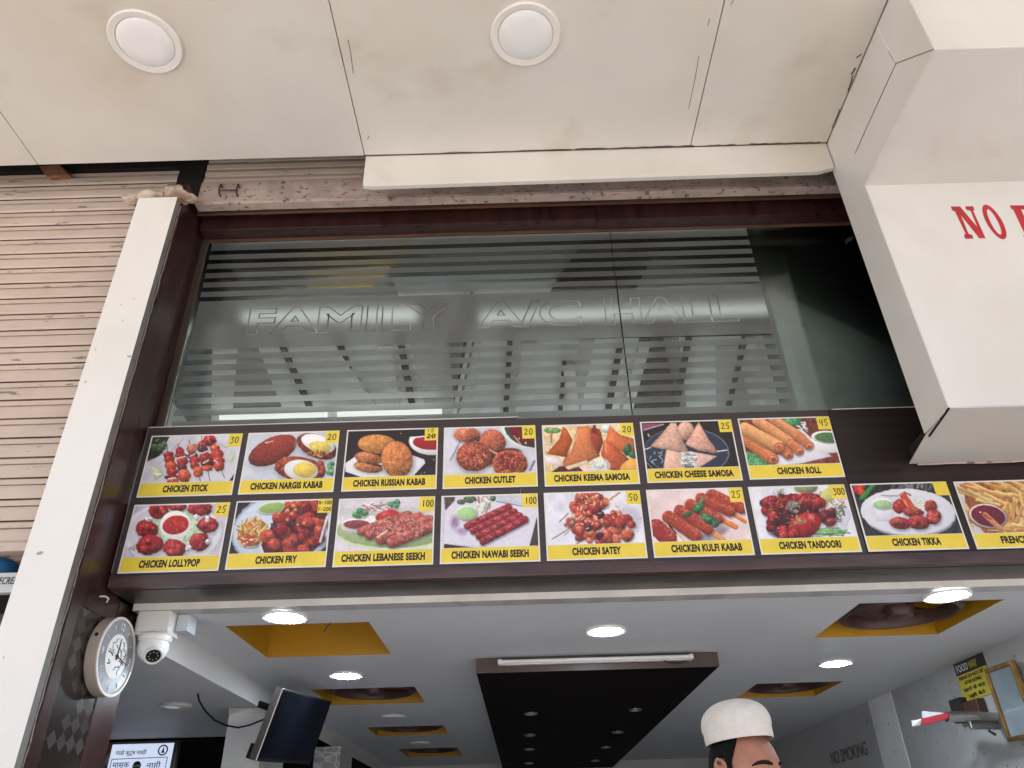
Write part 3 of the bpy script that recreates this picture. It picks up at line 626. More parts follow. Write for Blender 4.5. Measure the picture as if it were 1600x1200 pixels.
MB().prism([(BX + 0.0045, yF + 0.001, zB), (4.0, yF + 0.001, zB), (4.0, 2.69, zB), (1.532, 2.69, zB), (BX + 0.010, yB, zB)], (0, 0, 0.004)).build('underside_sheet', mat('grey white underside', (0.62, 0.63, 0.63), 0.35, 0.03, 3, coat=0.1), bx)
MB().box(BX + 0.01, 4.0, yF + 0.05, yB - 0.001, zB + 0.006, SZ - 0.01).build('inner_frame', M['grey_edge'], bx)
MB().box(1.545, 4.0, yB, 2.688, zB + 0.006, 2.86).build('back_frame', M['gap'], bx)
# sheet joints on the side face
def side_joint(a, b, r=0.0016, m=None):
    p, q = atX(*a, BX - 0.0006), atX(*b, BX - 0.0006)
    MB().tube([p, p.lerp(q, 0.5) + Vector((0, 0.001, 0.0015)), q], r, 5).build('joint', m or M['crack'], bx)
side_joint((1400, 99), (1336, 240)); side_joint((1400, 99), (1371, 43), 0.0022, M['plastic_white']); side_joint((1400, 99), (1459, 77)); side_joint((1389, 80), (1400, 99), 0.0022)
a, b = Vector((BX + 0.001, yF, zB - 0.001)), Vector((1.522, 2.62, zB - 0.001))
MB().tube([a, a.lerp(b, 0.35), a.lerp(b, 0.55)], 0.0045, 5).build('joint', M['gap'], bx)
rng = random.Random(4)
MB().tube([(1.56 + 2.4 * t / 40, 2.688 + rng.uniform(-.004, .002), zB - 0.002 + rng.uniform(-.003, .001)) for t in range(41)], 0.005, 5).build('rusty_edge', M['rust_rail'], bx)
hk2 = atX(1330, 374, BX - 0.002)
MB().tube([hk2 + Vector((0.01, 0, 0.01)), hk2 + Vector((-0.012, 0.006, 0.004)), hk2 + Vector((-0.02, 0.01, -0.012))], 0.006, 6).build('hook', M['black'], bx)
MB().tube([hk2 + Vector((0.0, 0, -0.004)), hk2 + Vector((-0.022, 0.012, -0.001))], 0.0035, 6).build('hook', M['black'], bx)
# red slab serif letters, drawn as outlines on the front panel
def sign_pt(cx, cy):    # zoomed crop pixel -> panel plane
    return atY(1440 + cx / 10, 280 + cy / 10, yF - 0.0008)
def letter(polys):
    mb = MB()
    for k, pts in enumerate(polys):
        mb.poly([sign_pt(*p) + Vector((0, -0.00015 * k, 0)) for p in pts])
    mb.build('red_letter', M['red_paint'], bx)
letter([[(455, 427), (600, 425), (870, 745), (765, 490), (705, 480), (680, 425), (805, 422), (828, 485), (805, 492), (1000, 922), (905, 925), (612, 560), (735, 855), (785, 865), (812, 928), (685, 932), (660, 870), (690, 855), (520, 500), (482, 490)]])
oo = []; oi = []
for k in range(40):
    t = 2 * math.pi * k / 40
    oo.append((1138 + 148 * math.cos(t) + 118 * math.sin(t), 668 + 268 * math.sin(t) + 40 * math.cos(t)))
    oi.append((1135 + 66 * math.cos(t) + 92 * math.sin(t), 668 + 198 * math.sin(t) + 14 * math.cos(t)))
mb = MB()
for k in range(40):
    j = (k + 1) % 40; mb.poly([sign_pt(*oo[k]), sign_pt(*oo[j]), sign_pt(*oi[j]), sign_pt(*oi[k])])
mb.build('red_letter', M['red_paint'], bx)
def sl(u, v): return (1375 + u + 0.47 * v, 408 + v)
letter([[sl(*p) for p in ((0, 0), (147, 0), (147, 462), (215, 462), (222, 525), (0, 525), (-6, 462), (27, 462), (27, 64), (6, 64))]])
oo = [sl(148, 0)]; oi = [sl(148, 64)]
for k in range(15):
    t = -math.pi / 2 + math.pi * k / 14
    oo.append(sl(215 + 120 * math.cos(t), 150 + 150 * math.sin(t))); oi.append(sl(205 + 42 * math.cos(t), 150 + 86 * math.sin(t)))
oo.append(sl(148, 300)); oi.append(sl(148, 236))
mb = MB()
for k in range(len(oo) - 1): mb.poly([sign_pt(*oo[k]), sign_pt(*oo[k + 1]), sign_pt(*oi[k + 1]), sign_pt(*oi[k])])
mb.build('red_letter', M['red_paint'], bx)


# ------------------------------------------------------------------ ground floor interior: ceiling with recesses
CZ2 = 2.364
holes = [(-1.208, -0.615, 3.155, 3.755), (-1.20, -0.608, 4.603, 5.155), (-1.165, -0.590, 6.18, 6.684), (-1.13, -0.595, 7.61, 8.32),
         (1.375, 1.957, 3.085, 3.668), (1.41, 1.925, 4.82, 5.33)]
CX0, CX1, CY0, CY1 = -1.425, WR, 2.965, 9.25
xs = sorted({CX0, CX1, *[h[0] for h in holes], *[h[1] for h in holes]}); ys = sorted({CY0, CY1, *[h[2] for h in holes], *[h[3] for h in holes]})
vid = {}; cv = []; cf = []
def gv(x, y):
    if (x, y) not in vid: vid[(x, y)] = len(cv); cv.append((x, y, CZ2))
    return vid[(x, y)]
for i in range(len(xs) - 1):
    for j in range(len(ys) - 1):
        mx, my = (xs[i] + xs[i + 1]) / 2, (ys[j] + ys[j + 1]) / 2
        if any(h[0] < mx < h[1] and h[2] < my < h[3] for h in holes): continue
        cf.append((gv(xs[i], ys[j]), gv(xs[i], ys[j + 1]), gv(xs[i + 1], ys[j + 1]), gv(xs[i + 1], ys[j])))
mb = MB(); mb.v = cv; mb.f = cf
ceil = struct(mb.build('ceiling', M['ceil']))
for h in holes:
    x0, x1, y0, y1 = h; zt = CZ2 + 0.24; mb = MB()
    c = [(x0, y0), (x1, y0), (x1, y1), (x0, y1)]
    for k in range(4):
        (xa, ya), (xb, yb) = c[k], c[(k + 1) % 4]
        mb.poly([(xa, ya, CZ2), (xb, yb, CZ2), (xb, yb, zt), (xa, ya, zt)])
    mb.poly([(x0, y0, zt), (x1, y0, zt), (x1, y1, zt), (x0, y1, zt)])
    mb.build('recess', M['yellow'], ceil)
MB().box(HX0 + 0.01, WR, 2.899, 2.903, 2.366, 2.392).build('edge_strip', M['white_line'], ceil)
MB().poly([(HX0 + 0.01, 2.903, 2.3665), (WR, 2.903, 2.3665), (WR, 2.966, 2.3645), (HX0 + 0.01, 2.966, 2.3645)]).build('edge_trim', M['ceil_trim'], ceil)
# left: small bulkhead and the lower ceiling beyond it
LZ = 2.25
MB().poly([(CX0, 2.966, CZ2), (CX0, 9.25, CZ2), (CX0, 9.25, LZ), (CX0, 2.966, LZ)]).build('bulkhead', M['wall_white'], ceil)
MB().poly([(CX0, 2.966, LZ), (CX0, 5.55, LZ), (-3.45, 5.55, LZ), (-3.45, 2.966, LZ)]).build('lower_ceiling', M['ceil'], ceil)
MB().poly([(CX0, 2.966, CZ2), (HX0, 2.966, CZ2), (HX0, 2.966, LZ), (CX0, 2.966, LZ)]).build('bulkhead_end', M['wall_white'], ceil)
MB().box(-3.45, CX0, 5.55, 5.62, 2.235, 2.66).build('dark_beam', M['panel_dark'], ceil)
MB().poly([(CX0, 5.62, LZ + 0.05), (CX0, 9.25, LZ + 0.05), (-3.45, 9.25, LZ + 0.05), (-3.45, 5.62, LZ + 0.05)]).build('lower_ceiling', M['panel_dark'], ceil)

# hanging dark panel with two rows of unlit spots, tube batten on its front edge
dp = thing('hanging_panel', (0.38, 6.5, 2.294), 'dark brown dropped ceiling panel running into the shop with two rows of spotlights', 'ceiling panel')
MB().box(-0.215, 0.975, 3.905, 9.2, 2.294, 2.362).build('panel_body', M['panel_dark'], dp, bevel=0.002)
MB().box(-0.2155, 0.9755, 3.900, 3.9045, 2.2935, 2.3615).build('front_edge', M['panel_edge'], dp)
gs = 'unlit spotlights in the dark ceiling panel'
spots = [(0.06, 5.21, 'nearest spotlight of the left row in the dark ceiling panel'), (0.06, 6.27, 'second spotlight of the left row in the dark ceiling panel'), (0.06, 7.21, 'third spotlight of the left row in the dark ceiling panel'), (0.06, 8.44, 'farthest spotlight of the left row in the dark ceiling panel'),
         (0.72, 5.17, 'nearest spotlight of the right row in the dark ceiling panel'), (0.72, 6.24, 'second spotlight of the right row in the dark ceiling panel'), (0.72, 7.23, 'third spotlight of the right row in the dark ceiling panel'), (0.72, 8.38, 'farthest spotlight of the right row in the dark ceiling panel')]
def copy_tree(o, loc):
    c = o.copy(); COL.objects.link(c); c.location = loc
    for ch in o.children:
        d = ch.copy(); COL.objects.link(d); d.parent = c; d.matrix_parent_inverse = ch.matrix_parent_inverse.copy()
    return c
s0 = None
for x, y, lb in spots:
    if s0 is None:
        s0 = thing('spotlight', (x, y, 2.294), lb, 'spotlight', gs)
        MB().lathe([(0.043, -0.0005), (0.043, -0.006), (0.034, -0.011), (0.029, -0.007), (0.027, -0.001)], (x, y, 2.294), n=32, closed=True).build('trim_ring', M['steel'], s0, smooth=True)
        MB().lathe([(0.026, -0.002), (0.020, -0.006), (0.001, -0.007)], (x, y, 2.294), n=24).build('lamp_face', M['lamp_off'], s0, smooth=True)
    else:
        c = copy_tree(s0, (x, y, 2.294)); c['label'] = lb
tl = thing('tube_batten', (0.37, 3.85, 2.31), 'unlit white tube batten along the front edge of the dark ceiling panel', 'tube light')
MB().box(-0.107, 0.846, 3.872, 3.899, 2.324, 2.348).build('batten', M['plastic_white'], tl, bevel=0.004)
MB().tube([(-0.095, 3.862, 2.336), (0.834, 3.862, 2.336)], 0.009, 14).build('tube', M['tube_off'], tl, smooth=True)
for x0 in (-0.108, 0.826): MB().box(x0, x0 + 0.02, 3.850, 3.871, 2.324, 2.347).build('end_cap', M['plastic_white'], tl, bevel=0.003)
MB().tube([(0.70, 3.85, 2.318), (0.73, 3.848, 2.306), (0.78, 3.85, 2.304), (0.81, 3.855, 2.316)], 0.003, 6).build('wire', M['black'], tl)

# lit and unlit downlights
gl = 'lit round led downlights in the shop ceiling'
for x, y, lb in ((-0.925, 3.030, 'lit led downlight beside the empty yellow ceiling recess at the shop front'), (-0.920, 4.205, 'lit led downlight between the yellow recesses on the left'), (0.380, 3.400, 'lit led downlight before the tube batten of the dark ceiling panel'), (1.682, 4.25, 'lit led downlight between the two right hand fan recesses'), (1.680, 2.990, 'lit led downlight in front of the nearest right hand fan')):
    round_light('led_downlight', (x, y, CZ2), 0.090, lb, gl, True)
gu = 'unlit round downlights in the shop ceiling'
for px, lb in (((614, 1119), 'unlit round downlight between the first two left hand fans'), ((656, 1160), 'unlit round downlight between the second and third left hand fans')):
    p = atZ(*px, CZ2); round_light('unlit_downlight', (p.x, p.y, CZ2), 0.085, lb, gu, False)
p = atZ(275, 1101, LZ); round_light('unlit_downlight', (p.x, p.y, LZ), 0.080, 'unlit round downlight in the lower grey ceiling beside the clock', gu, False)

# recessed cabin fans
gf = 'brown cabin fans in the ceiling recesses'
def make_fan(c, label):
    t = thing('ceiling_fan', c, label, 'fan', gf); cx, cy, cz = c
    MB().lathe([(0.262, 0.06), (0.262, 0.015), (0.252, 0.0), (0.232, -0.004), (0.226, 0.004), (0.226, 0.05)], c, n=56, closed=True).build('fan_ring', M['fan'], t, smooth=True)
    MB().lathe([(0.225, 0.10), (0.225, 0.09), (0.001, 0.09)], c, n=40).build('back_plate', M['fan_dark'], t)
    MB().lathe([(0.060, 0.085), (0.066, 0.02), (0.055, -0.008), (0.025, -0.018), (0.001, -0.02)], c, n=32).build('hub', M['fan'], t, smooth=True)
    for k in range(4):
        a0 = math.radians(25 + 90 * k); mb = MB(); n = 6; low = []; 
        for j in range(n + 1):
            r = 0.055 + 0.165 * j / n; w = 0.45 + 0.25 * j / n
            for s_ in (-1, 1):
                a_ = a0 + s_ * w * 0.55; low.append((cx + r * math.cos(a_), cy + r * math.sin(a_), cz + 0.040 + s_ * 0.016))
        for p in low: mb.v.append(p)
        for p in low: mb.v.append((p[0], p[1], p[2] + 0.004))
        L = len(low)
        for j in range(n):
            q = (2 * j, 2 * j + 1, 2 * j + 3, 2 * j + 2); mb.f.append(q); mb.f.append(tuple(v + L for v in q[::-1]))
            for s_ in (0, 1): mb.f.append((2 * j + s_, 2 * j + 2 + s_, 2 * j + 2 + s_ + L, 2 * j + s_ + L))
        mb.f.append((0, 1, 1 + L, L)); mb.f.append((2 * n, 2 * n + 1, 2 * n + 1 + L, 2 * n + L))
        mb.build('blade', M['fan'], t)
    return t
f0 = make_fan((1.665, 3.375, 2.385), 'nearest right hand brown cabin fan in a yellow ceiling recess')
for (x, y, lb) in ((1.667, 5.07, 'far right hand brown fan in its recess above the man in the cap'), (-0.895, 4.88, 'nearest of the left hand brown fans in its yellow recess right of the television'), (-0.878, 6.43, 'middle of the three left hand brown ceiling fans'), (-0.862, 7.96, 'farthest of the left hand brown ceiling fans')):
    c = copy_tree(f0, (x, y, 2.385)); c['label'] = lb

p = atZ(516, 974, CZ2); wv = Vector((0, 0, 0))
tag(MB().tube([p + Vector((0.004, 0.0, 0.03)), p + Vector((0.002, -0.004, -0.002)), p + Vector((-0.012, 0.0, -0.012)), p + Vector((-0.022, 0.0, -0.034))], 0.0028, 6).build('loose_wire', M['black'], None, smooth=True), 'short loose black wire hanging at the front edge of the empty yellow recess', 'wire')

# ------------------------------------------------------------------ columns, television, cable, cctv, posters
cA, cB = atZ(360, 1106, LZ), atZ(415, 1104, LZ)
yc = (cA.y + cB.y) / 2
co = thing('tiled_column', ((cA.x + cB.x) / 2, yc + .2, 0.25), 'white tiled column behind the television under the bulkhead', 'column')
MB().box(cA.x, cB.x + 0.004, yc, yc + 0.45, 0.25, LZ - 0.001).build('column_shaft', M['tile_light'], co, bevel=0.002)
MB().box(cA.x - 0.004, cB.x + 0.008, yc - 0.004, yc + 0.46, LZ - 0.03, LZ - 0.002).build('column_cap', M['plastic_white'], co, bevel=0.002)
dA, dB = atZ(492, 1167, LZ), atZ(533, 1166, LZ)
co2 = thing('tiled_column', ((dA.x + dB.x) / 2, dA.y + .2, 0.25), 'farther column with scalloped grey tiles right of the television', 'column')
MB().box(dA.x, dB.x, dA.y, dA.y + 0.45, 0.25, LZ - 0.001).build('column_shaft', M['scallop'], co2, bevel=0.002)

# television hung from the bulkhead, tilted down into the shop
tv = thing('television', (-1.2, 4.2, 2.0), 'switched off black flat television tilted down from the bulkhead', 'television')
TV = (Vector((-1.174, 3.966, 2.262)), Vector((0.092, 0.663, 0.040)), Vector((-0.095, 0.032, -0.320)))
o_, w_, h_ = TV; n_ = w_.cross(h_).normalized()
if n_.y > 0: n_ = -n_
def tvp(u, v, d): return o_ + w_ * u + h_ * v + n_ * d
def tvbox(u0, u1, v0, v1, d0, d1, nm, m, bev=0.003):
    return MB().hexa([tvp(u0, v0, d0), tvp(u1, v0, d0), tvp(u1, v1, d0), tvp(u0, v1, d0)], [tvp(u0, v0, d1), tvp(u1, v0, d1), tvp(u1, v1, d1), tvp(u0, v1, d1)]).build(nm, m, tv, bevel=bev)
tvbox(0, 1, 0, 1, -0.035, 0.0, 'tv_case', M['black'])
tvbox(0.018, 0.982, 0.025, 0.945, 0.0005, 0.002, 'screen', M['tv_screen'], 0)
tvbox(-0.014, -0.001, 0.0, 1.0, -0.036, 0.004, 'bezel', M['steel'])
tvbox(0.2, 0.8, 0.35, 0.85, -0.07, -0.036, 'back_bulge', M['black'])
tvbox(0.0, 0.1, 0.80, 1.0, -0.06, -0.036, 'speaker_box', M['black'])
b0 = tvp(0.5, 0.3, -0.05)
MB().tube([b0, Vector((b0.x - 0.10, b0.y + 0.06, LZ - 0.03)), Vector((CX0 - 0.02, b0.y + 0.10, LZ + 0.02))], 0.018, 8).build('bracket', M['black'], tv)
cab = [atY(x, y, 3.95) for x, y in ((309, 1084), (311, 1095), (320, 1110), (335, 1125), (352, 1133), (372, 1137), (390, 1133), (412, 1124))]
tag(MB().tube(cab, 0.0045, 7).build('cable', M['black'], None, smooth=True), 'thin black cable sagging from the ceiling to the television', 'cable')

# dome camera under the ceiling edge
cx, cy = -1.385, 2.945
cv_ = thing('dome_camera', (cx, cy, 2.30), 'white dome security camera on a square box at the ceiling corner by the clock', 'camera')
MB().box(-1.452, -1.325, 2.905, 3.000, 2.287, 2.3655).build('mount_box', M['plastic_white'], cv_, bevel=0.004)
MB().box(-1.455, -1.322, 2.902, 3.003, 2.2785, 2.2865).build('mount_lid', M['plastic_white'], cv_, bevel=0.003)
MB().box(-1.322, -1.275, 2.96, 3.04, 2.300, 2.3635).build('junction_block', mat('grey blue plastic', (0.5, 0.55, 0.6), 0.4), cv_, bevel=0.003)
MB().lathe([(0.060, -0.0795), (0.062, -0.088), (0.058, -0.100), (0.050, -0.104)], (cx, cy, 2.358), n=40).build('collar', M['plastic_white'], cv_, smooth=True)
MB().lathe([(0.052, 0.022), (0.056, 0.0)] + [(0.056 * math.cos(a), -0.060 * math.sin(a)) for a in [k * math.pi / 20 for k in range(1, 10)]] + [(0.001, -0.060)], (cx, cy, 2.240), n=40).build('dome', M['plastic_white'], cv_, smooth=True)
dv = Vector((0.42, -0.62, -0.66)).normalized(); e0 = Vector((cx, cy, 2.236)) + dv * 0.030
MB().lathe([(0.034, 0), (0.035, 0.026), (0.033, 0.030), (0.028, 0.030), (0.026, 0.026), (0.026, 0.0)], e0, dv, 32, closed=True).build('lens_ring', M['plastic_white'], cv_, smooth=True)
MB().lathe([(0.0255, 0.0), (0.0255, 0.0275), (0.001, 0.0275)], e0, dv, 32).build('lens_face', M['black'], cv_)
qd = Vector((0, 0, 1)).rotation_difference(dv)
for k in range(8):
    a_ = 2 * math.pi * k / 8; pc = e0 + qd @ Vector((0.016 * math.cos(a_), 0.016 * math.sin(a_), 0.0276))
    MB().lathe([(0.003, 0), (0.0025, 0.0012), (0.0003, 0.0015)], pc, dv, 10).build('infrared_led', M['steel'], cv_)
kn = atX(337, 1042, CX0 - 0.002)

# backlit notice in Marathi at the far left
ps = thing('backlit_notice', (-2.75, 6.0, 2.0), 'backlit white notice with blue Marathi lettering about masks at the far left', 'notice')
q0, q1 = atY(176, 1164, 6.0), atY(272, 1160, 6.0)
PW, PT = q1.x - q0.x, (q0.z + q1.z) / 2; PX = q0.x
M['notice'] = emit('backlit notice face', (0.62, 0.72, 0.92), 0.55)
MB().box(PX - 0.03, PX + PW + 0.03, 6.005, 6.06, PT - 0.62, PT + 0.035).build('notice_frame', M['steel'], ps, bevel=0.003)
MB().box(PX, PX + PW, 6.000, 6.0045, PT - 0.60, PT).build('notice_face', M['notice'], ps)
M['blue_ink'] = mat('blue print', (0.02, 0.05, 0.22), 0.5)
k_ = PW / 96.0
def notice(txt, x, y, w, h, m): link('lettering', text_mesh(txt, w * k_, h * k_, frame((PX + x * k_, 5.9985, PT - y * k_), (1, 0, 0), (0, 0, 1)), thick=0.001, bold=0.008), m, ps)
notice('माझे कुटुंब माझी', 8, 17, 48, 9, M['ink'])
notice('मास्क', 7, 36, 26, 10, M['blue_ink']); notice('नाही', 60, 36, 22, 11, M['blue_ink'])
notice('प्रवेश', 7, 52, 26, 10, M['blue_ink']); notice('नाही', 60, 52, 22, 11, M['red_print'])
for (xa, ya, xb, yb) in ((4, 21, 90, 20), (4, 21, 4, 56), (90, 20, 90, 56)):
    MB().tube([(PX + xa * k_, 5.999, PT - ya * k_), (PX + xb * k_, 5.999, PT - yb * k_)], 0.0025, 5).build('border_line', M['blue_ink'], ps)
MB().lathe([(0.036, 0), (0.036, 0.002), (0.027, 0.002), (0.027, 0)], (PX + 81 * k_, 5.9995, PT - 10 * k_), (0, -1, 0), 28, closed=True).build('emblem', M['blue_ink'], ps)
MB().prism([(PX + 79 * k_, 5.997, PT - 14 * k_), (PX + 84 * k_, 5.997, PT - 14 * k_), (PX + 81.5 * k_, 5.997, PT - 5 * k_)], (0, -0.001, 0)).build('emblem', M['blue_ink'], ps)
MB().lathe([(0.030, 0), (0.030, 0.003), (0.001, 0.003)], (PX + 45 * k_, 5.9995, PT - 31 * k_), (0, -1, 0), 24).build('mask_symbol', M['blue_ink'], ps)
MB().box(PX + 40 * k_, PX + 50 * k_, 5.993, 5.996, PT - 33 * k_, PT - 29.5 * k_).build('mask_symbol', M['paper'], ps)
pk = thing('packet_rack', (-3.0, 5.9, 1.9), 'strip of red and white packets hanging left of the backlit notice', 'packets')
for k in range(3):
    MB().box(PX - 0.075, PX - 0.035, 5.95, 5.99, PT - 0.05 - k * 0.075, PT + 0.015 - k * 0.075).build('packet', (M['red_print'], M['paper'])[k % 2], pk, bevel=0.004)

# right wall: pilaster strip, NO SMOKING, shop notice, framed picture, pipe rack with papers
yA, yB2 = atX(1356, 1093, WR).y, atX(1395, 1093, WR).y
MB().box(WR - 0.006, WR - 0.0005, yB2, yA, 0.25, CZ2 - 0.001).build('wall_pilaster', M['tile_light'], wall_r, bevel=0.002)
pa, pb = atX(1300, 1189, WR), atX(1357, 1177, WR)
link('painted_letters', text_mesh('NO SMOKING', pa.y - pb.y, 0.085, frame((WR - 0.003, pa.y, pb.z - 0.01), (0, -1, 0), (0, 0, 1)), thick=0.001), M['sign_brown'], wall_r)
sg = thing('wall_notice', (WR, 4.24, 2.17), 'black and yellow notice lettered FOODWAY high on the right wall', 'notice')
sy0, sy1, sz0, sz1 = 4.385, 4.080, 2.168, 2.368 - 0.008
MB().box(WR - 0.006, WR - 0.001, sy1, sy0, sz1 - 0.062, sz1).build('notice_head', M['sign_black'], sg)
MB().box(WR - 0.006, WR - 0.001, sy1, sy0, sz0, sz1 - 0.0625).build('notice_body', M['sign_yellow'], sg)
def wtxt(txt, y, z, w, h, m, nm='lettering', bold=0.02, par=None): link(nm, text_mesh(txt, w, h, frame((WR - 0.0072, y, z), (0, -1, 0), (0, 0, 1)), thick=0.0006, bold=bold), m, par or sg)
wtxt('FOOD', sy0 - 0.020, sz1 - 0.050, 0.120, 0.036, M['paper']); wtxt('WAY', sy0 - 0.148, sz1 - 0.050, 0.085, 0.036, M['sign_yellow'])
wtxt('PLEASE DO NOT SIT', sy0 - 0.02, sz1 - 0.088, 0.25, 0.017, M['ink']); wtxt('AFTER EATING', sy0 - 0.06, sz1 - 0.115, 0.17, 0.017, M['ink'])
wtxt('खाने के बाद', sy0 - 0.03, sz1 - 0.150, 0.22, 0.024, M['ink']); wtxt('नही बैठे', sy0 - 0.06, sz1 - 0.186, 0.17, 0.024, M['ink'])
pf = thing('framed_picture', (WR, 4.0, 1.95), 'gold framed certificate leaning on the right wall beside the yellow notice', 'picture')
A_ = [Vector((WR - 0.042, 4.003, 2.263)), Vector((WR - 0.042, 3.770, 2.260)), Vector((WR - 0.016, 3.800, 1.937)), Vector((WR - 0.016, 4.046, 1.937))]
def fbar(i, j, w):
    p, q = A_[i], A_[j]; c = sum(A_, Vector()) / 4
    pi = p.lerp(c, w); qi = q.lerp(c, w); d = Vector((-0.028, 0, 0))
    MB().hexa([p, q, qi, pi], [p + d, q + d, qi + d, pi + d]).build('frame_bar', M['gold'], pf, bevel=0.003)
for i in range(4): fbar(i, (i + 1) % 4, 0.12)
c = sum(A_, Vector()) / 4; q = [p.lerp(c, 0.115) + Vector((-0.014, 0, 0)) for p in A_]
MB().hexa(q, [p + Vector((0.006, 0, 0)) for p in q]).build('picture_sheet', M['glass_grey'], pf)
bkx = thing('switch_box', (WR, 4.42, 2.1), 'dark wall box under the yellow notice on the right wall', 'box')
MB().box(WR - 0.05, WR - 0.001, 4.36, 4.47, 2.075, 2.19).build('box_body', M['sign_black'], bkx, bevel=0.004)
MB().box(WR - 0.045, WR - 0.001, 4.20, 4.357, 2.07, 2.16).build('box_cover', M['fan'], bkx, bevel=0.004)
rk = thing('pipe_rack', (2.2, 4.3, 2.05), 'steel pipe rack sticking out of the right wall below the notice', 'rack')
ra, rb = atX(1556, 1121, 2.372), atX(1478, 1120, 2.12)
MB().tube([ra, ra.lerp(rb, 0.5) + Vector((0, 0, 0.004)), rb], 0.024, 16).build('pipe', M['steel'], rk, smooth=True)
dz = Vector((0, 0, -0.040))
MB().tube([ra + dz, ra.lerp(rb, 0.55) + dz], 0.016, 14).build('pipe', mat('dull steel', (0.22, 0.22, 0.22), 0.4, 0.1, 9, metal=0.6), rk, smooth=True)
m_ = ra.lerp(rb, 0.55)
MB().tube([m_ + dz * 1.3, m_ + Vector((0, 0, 0.026))], 0.006, 8).build('clamp', M['steel'], rk, smooth=True)
MB().tube([ra.lerp(rb, 0.2) + dz, ra.lerp(rb, 0.22) + dz * 1.6, ra.lerp(rb, 0.12) + dz * 2.0], 0.007, 8).build('hook', M['iron'], rk, smooth=True)
gp = 'folded papers on the pipe rack'
def paper_leaf(px, m, lb, X, th):
    q = [atX(x, y, X + dx) for (x, y), dx in zip(px, (0, 0.02, 0.02, 0))]
    o = MB().hexa(q, [p + Vector((th, 0.002, 0)) for p in q]).build('folded_paper', m, None, bevel=0.001); tag(o, lb, 'paper', gp)
paper_leaf([(1440, 1111), (1478, 1114), (1482, 1124), (1441, 1124)], M['paper'], 'white printed paper standing on the end of the steel pipe rack', 2.11, 0.006)
paper_leaf([(1439, 1123), (1482, 1113), (1482, 1123), (1441, 1133)], M['red_print'], 'red printed paper strip on the end of the steel pipe rack', 2.09, 0.006)
paper_leaf([(1424, 1126), (1440, 1123), (1437, 1133), (1426, 1135)], M['card_white'], 'small white paper end farthest left on the steel pipe rack', 2.075, 0.006)

# ------------------------------------------------------------------ person
def ring(c, rx, ry, n=20, rot=0.0):
    return [(c[0] + rx * math.cos(a) * math.cos(rot) - ry * math.sin(a) * math.sin(rot), c[1] + rx * math.cos(a) * math.sin(rot) + ry * math.sin(a) * math.cos(rot), c[2]) for a in [2 * math.pi * k / n for k in range(n)]]
def loft(mb, rings):
    n = len(rings[0]); i = len(mb.v)
    for r in rings: mb.v += r
    for j in range(len(rings) - 1):
        for k in range(n):
            a, b = i + j * n + k, i + j * n + (k + 1) % n; mb.f.append((a, b, b + n, a + n))
    mb.f.append(tuple(i + k for k in range(n))[::-1]); mb.f.append(tuple(i + (len(rings) - 1) * n + k for k in range(n)))
def limb(mb, pts, rad, n=14):
    """tapering tube, radius per joint"""
    P = [Vector(p) for p in pts]; i = len(mb.v)
    for j, p in enumerate(P):
        t = (P[min(j + 1, len(P) - 1)] - P[max(j - 1, 0)]).normalized(); u = Vector((0, 1, 0)) if abs(t.y) < 0.9 else Vector((1, 0, 0))
        a = t.cross(u).normalized(); b = t.cross(a)
        for k in range(n):
            w = 2 * math.pi * k / n; mb.v.append(tuple(p + (a * math.cos(w) + b * math.sin(w)) * rad[j]))
    for j in range(len(P) - 1):
        for k in range(n):
            a, b = i + j * n + k, i + j * n + (k + 1) % n; mb.f.append((a, b, b + n, a + n))
    mb.f.append(tuple(i + k for k in range(n))[::-1]); mb.f.append(tuple(i + (len(P) - 1) * n + k for k in range(n)))
PX0, PY0, FZ = 0.588, 2.25, 0.14            # stands on the entrance step
HC = Vector((PX0, PY0, 1.714))              # middle of the skull
YAW = math.radians(37)                      # face turned towards the picture's right
Rz = Matrix.Rotation(YAW, 3, 'Z') @ Matrix.Rotation(math.radians(-4), 3, 'X')
def hp(x, y, z): return HC + Rz @ Vector((x, y, z))      # head space: face looks along -y, z up
